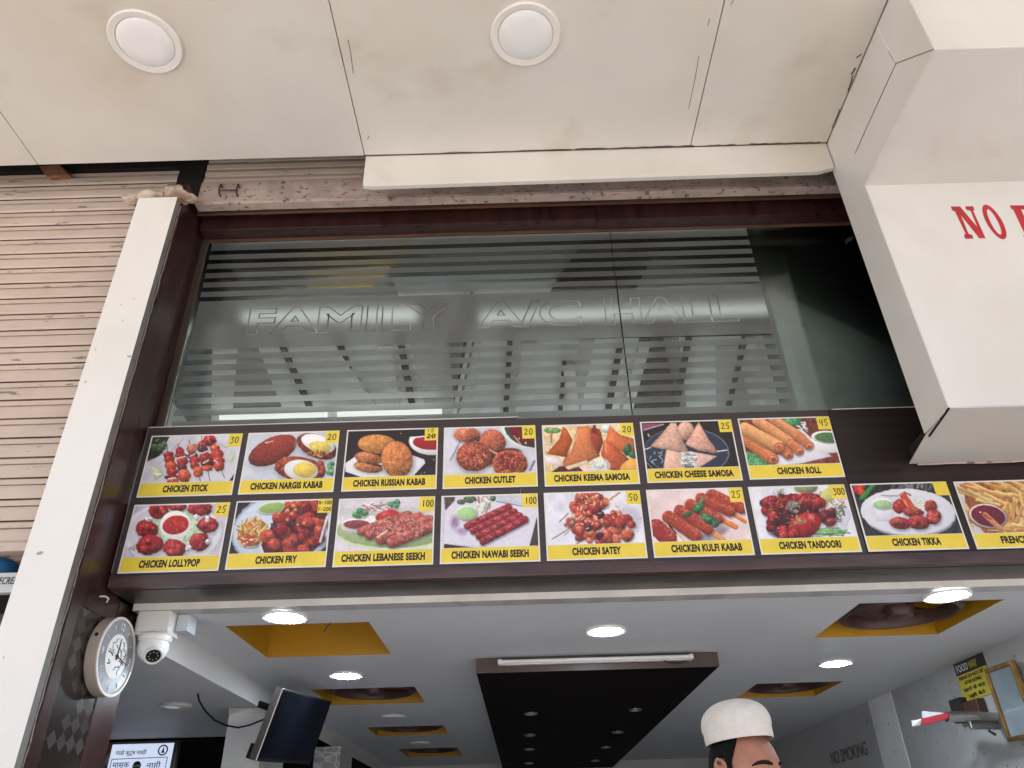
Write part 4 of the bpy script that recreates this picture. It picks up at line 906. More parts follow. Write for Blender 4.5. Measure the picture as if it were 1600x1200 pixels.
def head_mesh(mb):
    n, m = 36, 26; i = len(mb.v)
    for j in range(m + 1):
        ph = -math.pi / 2 + math.pi * j / m
        for k in range(n):
            th = 2 * math.pi * k / n; x, y, z = math.cos(ph) * math.cos(th), math.cos(ph) * math.sin(th), math.sin(ph)
            X, Y, Z = 0.077 * x, 0.097 * y, 0.114 * z
            if z < 0: 
                Z = 0.130 * z; X *= 1 - 0.30 * (-z) ** 1.6
                if y < 0: Y *= 1 - 0.06 * (-z)
                else: Y *= 1 - 0.35 * (-z)
            if y < -0.2:
                Y *= 1.0 - 0.06 * max(0, 1 - abs(x) * 2.2) * (1 if z > 0.25 else 0.2)
                Y -= 0.006 * math.exp(-((z - 0.06) / 0.07) ** 2) * (1 if abs(x) > 0.12 else 0.6)      # brow
                Y += 0.010 * math.exp(-((z + 0.08) / 0.09) ** 2) * math.exp(-((abs(x) - 0.42) / 0.17) ** 2)   # eye sockets
            mb.v.append(tuple(hp(X, Y, Z)))
    for j in range(m):
        for k in range(n):
            a, b = i + j * n + k, i + j * n + (k + 1) % n; mb.f.append((a, b, b + n, a + n))
    limb(mb, [hp(0, -0.090, 0.000), hp(0, -0.106, -0.030), hp(0, -0.116, -0.050)], [0.007, 0.011, 0.015], 10)     # nose
    limb(mb, [hp(-0.024, -0.088, -0.083), hp(0, -0.094, -0.080), hp(0.024, -0.088, -0.083)], [0.004, 0.008, 0.004], 8)  # lips
    limb(mb, [hp(-0.022, -0.087, -0.090), hp(0, -0.092, -0.092), hp(0.022, -0.087, -0.090)], [0.004, 0.008, 0.004], 8)
    for s in (-1, 1):      # ears: rim and bowl
        rim = [hp(s * (0.079 + 0.010 * math.sin(t)), 0.012 + 0.019 * math.cos(t) , -0.004 + 0.033 * math.sin(t)) for t in [k * 2 * math.pi / 12 for k in range(13)]]
        limb(mb, rim, [0.0052] * 13, 8); limb(mb, [hp(s * 0.070, 0.012, -0.036), hp(s * 0.078, 0.010, -0.010), hp(s * 0.078, 0.014, 0.014)], [0.010, 0.013, 0.010], 8)
    limb(mb, [hp(0, 0.030, -0.055), Vector((PX0, PY0 + 0.035, 1.586)), Vector((PX0, PY0 + 0.05, 1.47))], [0.055, 0.056, 0.068], 18)
BODY = MB(); head_mesh(BODY)
ZS = 1.47
loft(BODY, [ring((PX0, PY0 + .05, ZS), 0.07, 0.06), ring((PX0, PY0 + .05, ZS - .05), 0.17, 0.085), ring((PX0, PY0 + .05, ZS - .14), 0.185, 0.11), ring((PX0, PY0 + .045, ZS - .35), 0.155, 0.105), ring((PX0, PY0 + .05, ZS - .52), 0.165, 0.11), ring((PX0, PY0 + .05, ZS - .66), 0.160, 0.11)])
for s in (-1, 1):
    sh_ = Vector((PX0 + s * 0.185, PY0 + 0.05, ZS - 0.075)); el = sh_ + Vector((s * 0.055, 0.01, -0.29)); wrj = el + Vector((-s * 0.02, -0.13, -0.21))
    limb(BODY, [sh_ - Vector((s * 0.03, 0, 0)), sh_, sh_.lerp(el, 0.5), el, el.lerp(wrj, 0.4), wrj], [0.05, 0.056, 0.047, 0.038, 0.038, 0.027])
    hd_ = (wrj - el).normalized(); limb(BODY, [wrj, wrj + hd_ * 0.04, wrj + hd_ * 0.09], [0.026, 0.036, 0.034], 12)
    for f in range(4):
        b_ = wrj + hd_ * 0.085 + Vector((s * (f - 1.5) * 0.019, 0, 0)); L = (0.068, 0.078, 0.074, 0.058)[f]
        limb(BODY, [b_, b_ + hd_ * L * 0.45 + Vector((0, 0, -0.004)), b_ + hd_ * L * 0.75 + Vector((0, 0.006, -0.016)), b_ + hd_ * L + Vector((0, 0.014, -0.026))], [0.0095, 0.009, 0.008, 0.006], 8)
    t0 = wrj + hd_ * 0.03 + Vector((-s * 0.026, 0, 0)); limb(BODY, [t0, t0 + hd_ * 0.03 + Vector((-s * 0.026, -0.004, 0)), t0 + hd_ * 0.058 + Vector((-s * 0.032, -0.006, -0.004))], [0.013, 0.0105, 0.0075], 8)
    hp_ = Vector((PX0 + s * 0.088, PY0 + 0.05, ZS - 0.66)); kn_ = Vector((PX0 + s * 0.095, PY0 + 0.035, FZ + 0.48)); an = Vector((PX0 + s * 0.10, PY0 + 0.06, FZ + 0.08))
    limb(BODY, [hp_ + Vector((0, 0, .04)), hp_.lerp(kn_, 0.3), kn_, kn_.lerp(an, 0.35), an, an - Vector((0, 0, 0.05))], [0.085, 0.08, 0.055, 0.055, 0.036, 0.04])
    limb(BODY, [an + Vector((0, 0.04, -0.048)), an + Vector((0, -0.06, -0.05)), an + Vector((0, -0.15, -0.058))], [0.032, 0.036, 0.022], 12)
person = BODY.build('person', M['skin'])
rm = person.modifiers.new('remesh', 'REMESH'); rm.mode = 'VOXEL'; rm.voxel_size = 0.0045; rm.use_smooth_shade = True
sm = person.modifiers.new('smooth', 'SMOOTH'); sm.factor = 0.5; sm.iterations = 4
tag(person, 'man in a white knitted cap looking down at the shop entrance', 'person')
def kid(o): o.parent = person; return o
sh_mb = MB()
loft(sh_mb, [ring((PX0, PY0 + .05, ZS - .005), 0.082, 0.074), ring((PX0, PY0 + .05, ZS - .045), 0.180, 0.098), ring((PX0, PY0 + .05, ZS - .14), 0.200, 0.124), ring((PX0, PY0 + .045, ZS - .35), 0.172, 0.120), ring((PX0, PY0 + .05, ZS - .56), 0.182, 0.126), ring((PX0, PY0 + .05, ZS - .70), 0.190, 0.134)])
for s in (-1, 1):
    sh_ = Vector((PX0 + s * 0.185, PY0 + 0.05, ZS - 0.075)); el = sh_ + Vector((s * 0.055, 0.01, -0.29))
    limb(sh_mb, [sh_ - Vector((s * 0.05, 0, 0)), sh_, sh_.lerp(el, 0.5), sh_.lerp(el, 0.85)], [0.062, 0.068, 0.062, 0.060], 16)
so_ = kid(sh_mb.build('shirt', M['shirt'])); r2 = so_.modifiers.new('remesh', 'REMESH'); r2.mode = 'VOXEL'; r2.voxel_size = 0.008; r2.use_smooth_shade = True
tr = MB(); loft(tr, [ring((PX0, PY0 + .05, ZS - .60), 0.172, 0.118), ring((PX0, PY0 + .05, ZS - .74), 0.178, 0.122)])
for s in (-1, 1):
    hp_ = Vector((PX0 + s * 0.088, PY0 + 0.05, ZS - 0.68)); kn_ = Vector((PX0 + s * 0.095, PY0 + 0.035, FZ + 0.48)); an = Vector((PX0 + s * 0.10, PY0 + 0.06, FZ + 0.05))
    limb(tr, [hp_, hp_.lerp(kn_, 0.4), kn_, an], [0.098, 0.09, 0.075, 0.065], 16)
to_ = kid(tr.build('trousers', M['trousers'])); r3 = to_.modifiers.new('remesh', 'REMESH'); r3.mode = 'VOXEL'; r3.voxel_size = 0.008; r3.use_smooth_shade = True
# hair: a close shell round the back and sides of the skull, with a sideburn before the ear
n = 80; mb = MB()
def hair_low(a):     # a = degrees in front of the ear line: nape, over the ear, sideburn, temple
    for lo, hi, z0, z1 in ((-200, -30, -.095, -.085), (-30, -16, -.085, .030), (-16, 3, .032, .032), (3, 5, .032, -.05), (5, 9, -.05, -.045), (9, 13, -.045, .020), (13, 30, .020, .078), (30, 60, .078, .08)):
        if lo <= a < hi: return z0 + (z1 - z0) * (a - lo) / (hi - lo)
    return .05
for j in range(15):
    z = 0.080 - 0.175 * j / 14
    for k in range(n + 1):
        td = -28 + 236 * k / n; t = math.radians(td); a_ = -td if td < 90 else td - 180
        zz = max(z, hair_low(a_)); s_ = math.sqrt(max(0.05, 1 - (zz / (0.114 if zz > 0 else 0.150)) ** 2))
        mb.v.append(tuple(hp(0.0805 * s_ * math.cos(t), 0.1005 * s_ * math.sin(t), zz)))
W = n + 1
mb.f = [(j * W + k, j * W + k + 1, (j + 1) * W + k + 1, (j + 1) * W + k) for j in range(14) for k in range(n)]
ho = kid(mb.build('hair', M['hair'], smooth=True)); s_ = ho.modifiers.new('solid', 'SOLIDIFY'); s_.thickness = 0.006; s_.offset = 0
# knitted cap
mb = MB(); n = 48; rows = [(0.060, 0.90), (0.062, 0.91), (0.074, 0.915), (0.0865, 0.92), (0.0875, 0.912), (0.089, 0.93), (0.100, 0.95), (0.114, 0.945), (0.128, 0.895), (0.141, 0.80), (0.151, 0.66), (0.158, 0.48), (0.1625, 0.27), (0.164, 0.10), (0.1642, 0.02)]
TB = math.radians(0)
for (z, f) in rows:
    for k in range(n):
        t = 2 * math.pi * k / n; w = 1 + 0.005 * math.sin(5 * t + z * 40) * (1 if z > 0.09 else 0.2)
        x, y = 0.0835 * f * w * math.cos(t), 0.104 * f * w * math.sin(t)
        mb.v.append(tuple(hp(x, y * math.cos(TB) - 0 * z, z + 0.010)))
mb.f = [(j * n + k, j * n + (k + 1) % n, (j + 1) * n + (k + 1) % n, (j + 1) * n + k) for j in range(len(rows) - 1) for k in range(n)]
mb.f.append(tuple((len(rows) - 1) * n + k for k in range(n)))
co_ = kid(mb.build('cap', M['cap'], smooth=True)); s_ = co_.modifiers.new('solid', 'SOLIDIFY'); s_.thickness = 0.003; s_.offset = 1
sb = co_.modifiers.new('sub', 'SUBSURF'); sb.levels = 1; sb.render_levels = 1
M['brow'] = mat('dark eyebrow hair', (0.022, 0.014, 0.011), 0.9, 0.5, 300, spec=0.1)
for s in (-1, 1):
    mb = MB(); limb(mb, [hp(s * 0.012, -0.0965 + .002 * (s > 0), 0.002), hp(s * 0.022, -0.0945 + .003 * (s > 0), 0.005), hp(s * 0.034, -0.0895 + .004 * (s > 0), 0.007), hp(s * 0.046, -0.0795 + .004 * (s > 0), 0.006), hp(s * 0.057, -0.0670 + .004 * (s > 0), 0.001)], [0.0032, 0.0050, 0.0050, 0.0042, 0.0016], 8); kid(mb.build('eyebrow', M['brow'], smooth=True))
    mb = MB(); limb(mb, [hp(s * 0.021, -0.086, -0.018), hp(s * 0.032, -0.087, -0.017), hp(s * 0.045, -0.080, -0.018)], [0.002, 0.005, 0.002], 8); kid(mb.build('eye', M['ink'], smooth=True))

# ------------------------------------------------------------------ printed menu cards
# every food print is drawn into the vertex colours of a fine flat grid: the print itself is flat, so it is built flat
def vnoise(X, Y, s, seed):
    x, y = X * s, Y * s; xi, yi = np.floor(x), np.floor(y); fx, fy = x - xi, y - yi
    fx, fy = fx * fx * (3 - 2 * fx), fy * fy * (3 - 2 * fy)
    def h(a, b):
        v = np.sin(a * 127.1 + b * 311.7 + seed * 74.7) * 43758.5453; return v - np.floor(v)
    return (h(xi, yi) * (1 - fx) + h(xi + 1, yi) * fx) * (1 - fy) + (h(xi, yi + 1) * (1 - fx) + h(xi + 1, yi + 1) * fx) * fy
class Print:
    def __init__(s, X, Y, seed):
        s.X, s.Y, s.r = X, Y, random.Random(seed); s.C = np.zeros(X.shape + (3,)); s.k = seed
        s.n1 = vnoise(X, Y, 1 / 45, seed) * .6 + vnoise(X, Y, 1 / 20, seed + 1) * .4; s.n2 = vnoise(X, Y, 1 / 16, seed + 2); s.n3 = vnoise(X, Y, 1 / 140, seed + 3)
    def mix(s, m, c): s.C = s.C * (1 - m[..., None]) + np.asarray(c) * m[..., None] if np.ndim(c) == 1 else s.C * (1 - m[..., None]) + c * m[..., None]
    def tone(s, c, t, amp):
        f = 1 + t + amp * (s.n1 - 0.5) * 2 + amp * 0.8 * (s.n2 - 0.5) * 2
        return np.clip(np.asarray(c, float)[None, None] * f[..., None], 0, 255)
    def bg(s, c, amp=0.03): s.C = s.tone(c, (s.n3 - .5) * 0.10, amp)
    def ell(s, cx, cy, rx, ry, rot, c, amp=0.12, sh=0.28, soft=7, shadow=0.0, wob=0.05):
        a = math.radians(rot); dx, dy = s.X - cx, s.Y - cy; u = (dx * math.cos(a) + dy * math.sin(a)) / rx; v = (-dx * math.sin(a) + dy * math.cos(a)) / ry
        d = np.sqrt(u * u + v * v) + wob * (s.n1 - .5)
        if shadow:
            u2 = ((dx - 12) * math.cos(a) + (dy - 22) * math.sin(a)) / rx; v2 = (-(dx - 12) * math.sin(a) + (dy - 22) * math.cos(a)) / ry
            s.C *= (1 - shadow * np.clip((1.25 - np.sqrt(u2 * u2 + v2 * v2)) / 0.4, 0, 1))[..., None]
        m = np.clip((1 - d) * min(rx, ry) / soft + .5, 0, 1)
        l = sh * (-(dx / rx) * 0.45 - (dy / ry) * 0.75) - sh * 0.55 * np.clip(d, 0, 1) ** 3
        col = s.tone(c, l, amp)
        if amp >= .1 and sh >= .25 and min(rx, ry) < 140:      # glossy spots of the printed food
            g_ = np.clip(s.n2 * 1.5 - .55, 0, 1) * np.exp(-(((dx / rx) + .3) ** 2 + ((dy / ry) + .42) ** 2) / .16) * .75
            col = col * (1 - g_[..., None]) + np.array([244, 206, 190.]) * g_[..., None]
        s.mix(m, col)
    def poly(s, pts, c, amp=0.05, soft=6, grad=0.0):
        inside = np.zeros(s.X.shape, bool); D = np.full(s.X.shape, 1e9); n = len(pts)
        for i in range(n):
            (x0, y0), (x1, y1) = pts[i], pts[(i + 1) % n]
            if y0 != y1: inside ^= ((y0 > s.Y) != (y1 > s.Y)) & (s.X < (x1 - x0) * (s.Y - y0) / (y1 - y0) + x0)
            ex, ey = x1 - x0, y1 - y0; t = np.clip(((s.X - x0) * ex + (s.Y - y0) * ey) / (ex * ex + ey * ey + 1e-9), 0, 1)
            D = np.minimum(D, np.hypot(s.X - x0 - t * ex, s.Y - y0 - t * ey))
        sd = np.where(inside, D, -D) + 10 * (s.n1 - .5) * (amp > .08)
        cy = sum(p[1] for p in pts) / n; h = max(p[1] for p in pts) - min(p[1] for p in pts) + 1
        cx = sum(p[0] for p in pts) / n; w = max(p[0] for p in pts) - min(p[0] for p in pts) + 1
        l = -grad * (s.Y - cy) / h - grad * 0.8 * (s.X - cx) / w - grad * 0.8 * np.exp(-np.clip(sd, 0, 999) / 25)
        s.mix(np.clip(sd / soft + .5, 0, 1), s.tone(c, l, amp))
    def rod(s, x0, y0, x1, y1, r, c, amp=0.10, sh=0.38, soft=7, shadow=0.0):
        ex, ey = x1 - x0, y1 - y0; L = math.hypot(ex, ey) + 1e-9
        t = np.clip(((s.X - x0) * ex + (s.Y - y0) * ey) / L ** 2, 0, 1); px, py = s.X - x0 - t * ex, s.Y - y0 - t * ey
        d = np.hypot(px, py) * (1 + .12 * (s.n1 - .5) * (r > 30))
        if shadow: s.C *= (1 - shadow * np.clip((r * 1.35 - np.hypot(px - 10, py - 20)) / (r * 0.5), 0, 1))[..., None]
        l = sh * (-(px * .35 + py * .9) / r) * .75 - sh * .35 * np.clip(d / r, 0, 1) ** 3
        col = s.tone(c, l, amp)
        if r > 45:
            g_ = np.clip(s.n2 * 1.5 - .6, 0, 1) * np.exp(-((py / r + .45) ** 2) / .1) * .6
            col = col * (1 - g_[..., None]) + np.array([240, 190, 170.]) * g_[..., None]
        s.mix(np.clip((r - d) / min(soft, r * .8) + .5, 0, 1), col)
    def blobs(s, cx, cy, rx, ry, n, r0, r1, cols, amp=0.14, shadow=0.25, sh=0.32):
        for k in range(n):
            a = s.r.uniform(0, 6.28); q = math.sqrt(s.r.random()); r = s.r.uniform(r0, r1)
            s.ell(cx + rx * q * math.cos(a), cy + ry * q * math.sin(a), r, r * s.r.uniform(.65, 1.0), s.r.uniform(-40, 40), s.r.choice(cols), amp, sh, shadow=shadow, wob=.18)
    def strands(s, cx, cy, rx, ry, n, L, w, cols, ang=(0, 180)):
        for k in range(n):
            a = s.r.uniform(0, 6.28); q = math.sqrt(s.r.random()); x, y = cx + rx * q * math.cos(a), cy + ry * q * math.sin(a)
            b = math.radians(s.r.uniform(*ang)); l = L * s.r.uniform(.5, 1) / 2
            s.rod(x - l * math.cos(b), y - l * math.sin(b), x + l * math.cos(b), y + l * math.sin(b), w, s.r.choice(cols), .06, .3)

RED = [(168, 42, 38), (182, 58, 44), (140, 30, 36), (196, 74, 48)]
def p_stick(p):
    p.bg((206, 204, 220)); p.poly([(240, 90), (530, 90), (440, 270), (370, 400), (190, 480)], (42, 50, 42), .3); p.blobs(360, 230, 90, 130, 22, 20, 45, [(88, 108, 82), (60, 82, 58), (130, 140, 120)], shadow=.1)
    p.poly([(1370, 800), (1510, 600), (1490, 800)], (24, 22, 25)); p.rod(360, 520, 720, 150, 5, (165, 172, 186)); p.rod(1190, 190, 1360, 280, 6, (165, 172, 186))
    p.poly([(250, 560), (410, 590), (420, 690), (300, 765)], (214, 216, 176), grad=.2); p.poly([(250, 640), (415, 660), (330, 690)], (240, 240, 226)); p.poly([(1360, 390), (1490, 345), (1440, 495), (1370, 480)], (204, 222, 192), grad=.2)
    for q in ((480, 260, 495, 380), (640, 220, 660, 320), (780, 740, 800, 820), (950, 690, 985, 820), (1080, 590, 1112, 775), (1265, 570, 1325, 720), (985, 100, 1000, 200), (805, 170, 825, 260)): p.rod(*q, 6, (92, 96, 100))
    R2, D, O = (172, 44, 40), (104, 30, 40), (206, 82, 44)
    for x, y, a, b, c in ((500, 380, 62, 40, R2), (515, 450, 66, 45, R2), (540, 545, 74, 66, O), (560, 630, 76, 55, R2), (560, 715, 90, 40, D), (570, 770, 78, 52, O), (668, 330, 54, 48, (176, 34, 64)), (690, 395, 74, 34, R2), (700, 475, 72, 62, R2), (706, 570, 62, 66, D), (735, 690, 84, 82, O),
                       (850, 290, 72, 58, (196, 120, 86)), (865, 400, 62, 46, D), (890, 465, 70, 48, R2), (885, 535, 60, 58, R2), (932, 640, 62, 72, O), (1000, 240, 60, 58, R2), (1110, 170, 78, 80, (186, 40, 50)), (1120, 205, 60, 40, D), (1010, 300, 62, 44, (74, 42, 66)), (1050, 420, 88, 66, R2), (1080, 505, 88, 62, D), (1070, 580, 78, 36, O), (1180, 290, 62, 54, O), (1215, 390, 86, 72, R2), (1235, 470, 78, 60, R2), (1240, 550, 70, 60, (182, 56, 46))): p.ell(x, y, a * 1.16, b * 1.2, 0, c, .26, .4, shadow=.12, wob=.45)
    for q in ((625, 440, 750, 408), (820, 410, 890, 372), (985, 365, 1075, 330), (1010, 510, 1090, 462), (500, 740, 610, 725), (1180, 470, 1220, 490)): p.rod(*q, 10, (232, 206, 200))
def p_nargis(p):
    p.bg((200, 208, 222)); p.ell(540, 420, 370, 190, -25, (170, 180, 196), .03, .0, 60); p.ell(530, 368, 385, 190, -25, (150, 54, 46), .16, .35); p.rod(425, 255, 530, 232, 10, (226, 176, 164)); p.rod(420, 250, 450, 262, 6, (240, 220, 210))
    p.ell(1180, 360, 320, 170, 20, (165, 172, 190), .03, 0, 60); p.ell(1180, 306, 312, 168, 22, (124, 52, 50), .3, .25); p.ell(1195, 262, 255, 122, 18, (238, 236, 240), .02, .15); p.ell(1220, 318, 160, 88, 8, (226, 206, 92), .08, .2); p.strands(1200, 420, 170, 40, 26, 40, 10, [(196, 120, 60), (150, 60, 50), (214, 160, 90)])
    p.ell(930, 700, 390, 160, 8, (160, 170, 188), .03, 0, 60); p.ell(930, 640, 372, 180, 8, (146, 60, 42), .3, .25); p.blobs(720, 520, 60, 40, 5, 30, 50, [(190, 90, 50)]); p.blobs(1230, 620, 50, 90, 7, 30, 50, [(170, 70, 48)]); p.blobs(630, 640, 50, 60, 5, 30, 50, [(160, 64, 44)])
    p.ell(945, 655, 250, 152, 6, (218, 224, 226), .03, .15); p.ell(1000, 650, 168, 112, 0, (236, 206, 84), .07, .18); p.blobs(1390, 640, 75, 90, 16, 22, 44, [(92, 152, 112), (130, 186, 140), (70, 130, 92)], shadow=.08)
def p_russian(p):
    p.bg((38, 30, 34), .25); p.poly([(90, 600), (330, 440), (1080, 485), (1250, 545), (1265, 600), (1040, 840), (430, 840), (90, 725)], (226, 226, 238), .02, grad=.06)
    p.ell(430, 655, 215, 85, 8, (186, 114, 64), .22, .35, shadow=.2); p.rod(280, 570, 610, 640, 14, (70, 34, 26)); p.ell(440, 525, 215, 92, 8, (182, 108, 66), .26, .3); p.rod(290, 395, 620, 480, 16, (64, 32, 24)); p.ell(560, 320, 285, 140, 2, (210, 138, 68), .16, .28); p.ell(850, 545, 228, 270, -12, (208, 124, 68), .2, .3, shadow=.35)
    p.ell(1330, 290, 305, 190, 5, (238, 238, 244), .02, .15); p.poly([(1000, 90), (1500, 90), (1500, 175), (1050, 215)], (38, 30, 34)); p.ell(1350, 290, 265, 115, 0, (172, 30, 42), .05, .15); p.poly([(1100, 90), (1500, 90), (1500, 190), (1060, 205)], (38, 30, 34), .2); p.rod(1050, 232, 1260, 205, 9, (240, 238, 242))
    for x, y in ((1390, 550), (1210, 760), (1255, 738), (910, 165)): p.ell(x, y, 12, 12, 0, (160, 120, 110))
def p_cutlet(p):
    p.bg((206, 206, 224)); p.rod(180, 550, 330, 250, 14, (160, 162, 182)); p.rod(1350, 700, 1410, 570, 18, (130, 134, 156)); p.ell(420, 180, 195, 110, 0, (196, 106, 72), .26, .3, shadow=.3); p.ell(620, 250, 100, 40, 10, (70, 42, 36), .2)
    p.ell(700, 520, 160, 120, 0, (80, 46, 40), .2, 0, 60); p.ell(800, 290, 200, 180, 35, (188, 98, 72), .26, .35, shadow=.2); p.rod(690, 380, 860, 460, 12, (224, 190, 160)); p.ell(520, 500, 258, 220, 0, (166, 72, 52), .36, .3, shadow=.3)
    p.strands(510, 490, 200, 170, 90, 46, 6, [(206, 120, 90), (120, 40, 36), (226, 160, 130)]); p.ell(1050, 430, 160, 50, 0, (50, 34, 34), .1, 0, 30); p.ell(1050, 610, 262, 205, 0, (194, 92, 62), .3, .3, shadow=.2); p.ell(1050, 565, 170, 125, 10, (140, 48, 42), .3, .1, 50); p.strands(1050, 610, 190, 140, 50, 40, 6, [(214, 130, 96), (110, 36, 34)])
    p.ell(1370, 100, 450, 300, 8, (226, 238, 234), .02, .1); p.ell(1385, 85, 415, 280, 8, (56, 80, 66), .1, .2); p.ell(1380, 110, 340, 220, 4, (122, 24, 26), .1, .2); p.rod(1110, 200, 1210, 320, 8, (226, 160, 150)); p.ell(1285, 305, 14, 18, 0, (240, 200, 190)); p.ell(1185, 240, 10, 12, 0, (240, 200, 190))
def p_keema(p):
    p.bg((232, 206, 162), .12); p.ell(220, 165, 130, 44, 0, (112, 164, 100), .3); p.rod(200, 230, 200, 330, 16, (196, 130, 70)); p.ell(1020, 140, 90, 60, 0, (214, 224, 226), .05)
    p.poly([(370, 115), (420, 140), (515, 310), (420, 560), (130, 510), (320, 290)], (208, 94, 40), .1, grad=.4); p.poly([(790, 120), (920, 150), (965, 340), (900, 530), (800, 420), (740, 200)], (178, 66, 44), .14, grad=.4); p.strands(860, 150, 70, 50, 12, 80, 8, [(120, 50, 40)], (50, 110))
    p.poly([(590, 110), (770, 105), (790, 330), (920, 540), (760, 620), (380, 710), (365, 630), (500, 420)], (220, 124, 72), .08, grad=.38); p.rod(590, 220, 470, 520, 14, (236, 170, 120)); p.poly([(1055, 95), (1200, 220), (1440, 300), (1440, 560), (1270, 500), (1000, 330)], (216, 112, 62), .1, grad=.36)
    p.poly([(985, 310), (1080, 350), (1380, 620), (1210, 790), (1020, 720), (930, 500)], (206, 92, 52), .1, grad=.38); p.rod(1000, 330, 1010, 500, 12, (236, 156, 104)); p.ell(1410, 720, 210, 140, -20, (232, 168, 76), .06, .3); p.ell(1325, 450, 55, 90, 15, (42, 96, 62), .2); p.ell(1400, 530, 70, 44, 20, (46, 104, 68), .2)
    p.poly([(170, 800), (330, 690), (640, 700), (720, 800)], (84, 28, 28), .4); p.poly([(110, 535), (300, 560), (375, 640), (330, 700), (110, 640)], (236, 222, 226), .04, grad=.15); p.poly([(110, 640), (200, 690), (180, 790), (110, 790)], (222, 196, 130)); p.poly([(400, 700), (720, 600), (760, 650), (450, 745)], (236, 212, 184), grad=.2); p.poly([(600, 690), (760, 690), (760, 800), (700, 800)], (236, 206, 206))
    for k in range(26):
        a = 2 * math.pi * k / 26; p.rod(915 + 20 * math.cos(a), 685 + 14 * math.sin(a), 915 + 150 * math.cos(a), 685 + 110 * math.sin(a), 9, (232, 232, 238) if k % 2 else (206, 214, 212))
    p.ell(915, 685, 60, 44, 0, (206, 222, 206), .15)
def p_cheese(p):
    p.bg((36, 26, 28), .15); p.poly([(90, 120), (440, 115), (140, 230)], (150, 70, 112)); p.rod(160, 205, 440, 125, 8, (196, 170, 186)); p.ell(785, 520, 628, 350, 3, (104, 114, 132), .05, 0); p.ell(780, 520, 612, 336, 3, (44, 54, 76), .10, .1); p.rod(215, 270, 228, 300, 10, (190, 190, 190))
    p.ell(765, 220, 132, 135, 0, (214, 166, 142), .12, .35); p.poly([(555, 100), (625, 105), (700, 320), (810, 525), (720, 545), (240, 450)], (216, 168, 148), .1, grad=.3); p.poly([(960, 85), (1090, 320), (1265, 560), (960, 510), (755, 415)], (222, 164, 146), .1, grad=.3)
    p.poly([(480, 495), (690, 535), (760, 640), (720, 810), (430, 810)], (234, 184, 164), .08, grad=.15); p.poly([(820, 520), (1230, 590), (940, 775), (860, 690)], (234, 186, 174), .08, grad=.2); p.poly([(690, 540), (860, 520), (930, 760), (740, 790)], (206, 206, 206), .1)
    p.strands(810, 640, 100, 110, 40, 110, 9, [(236, 240, 240), (176, 182, 180), (220, 226, 222), (120, 130, 128)], (-20, 20)); p.rod(1235, 522, 1375, 502, 8, (226, 226, 232)); p.rod(170, 492, 250, 466, 8, (220, 220, 226)); p.strands(320, 610, 130, 110, 11, 50, 6, [(170, 180, 196)])
    p.poly([(720, 800), (760, 745), (890, 735), (900, 800)], (60, 54, 60)); p.rod(200, 690, 310, 800, 6, (130, 136, 150))
def p_roll(p):
    p.bg((122, 56, 46), .3); p.poly([(150, 540), (330, 560), (520, 740), (500, 790), (180, 790)], (84, 166, 104), .2); p.strands(340, 660, 170, 90, 40, 60, 8, [(120, 196, 140), (60, 130, 80)]); p.ell(820, 130, 130, 70, 0, (66, 156, 96), .2); p.strands(960, 200, 60, 70, 18, 60, 9, [(226, 230, 236), (170, 200, 190)])
    p.poly([(480, 740), (950, 220), (1160, 420), (1370, 605), (900, 715), (580, 750)], (226, 222, 238), .03, grad=.08); p.rod(600, 745, 900, 712, 8, (150, 140, 160)); p.ell(1320, 420, 245, 140, 5, (238, 238, 244), .02, .1); p.ell(1320, 340, 235, 90, 3, (232, 232, 240), .02); p.ell(1330, 345, 195, 72, 3, (86, 126, 78), .06, .1)
    def roll(x0, y0, x1, y1, r, c):
        p.rod(x0, y0, x1, y1, r, c, .07, .42, shadow=.3); p.ell(x1 + 15, y1 + 12, r * .92, r * .8, 0, (196, 98, 62), .15, .2); p.ell(x1 + 18, y1 + 14, r * .66, r * .56, 0, (226, 146, 98), .15, .2); p.ell(x1 + 16, y1 + 16, r * .44, r * .36, 0, (176, 78, 56), .3, .2)
    roll(560, 90, 940, 340, 66, (224, 144, 88)); roll(900, 330, 1050, 450, 66, (210, 120, 74)); roll(340, 110, 790, 410, 74, (228, 150, 92)); roll(820, 440, 915, 525, 66, (206, 112, 70)); roll(660, 500, 765, 575, 70, (206, 110, 70)); roll(180, 370, 545, 635, 84, (218, 122, 66)); roll(170, 220, 630, 470, 88, (230, 160, 98))
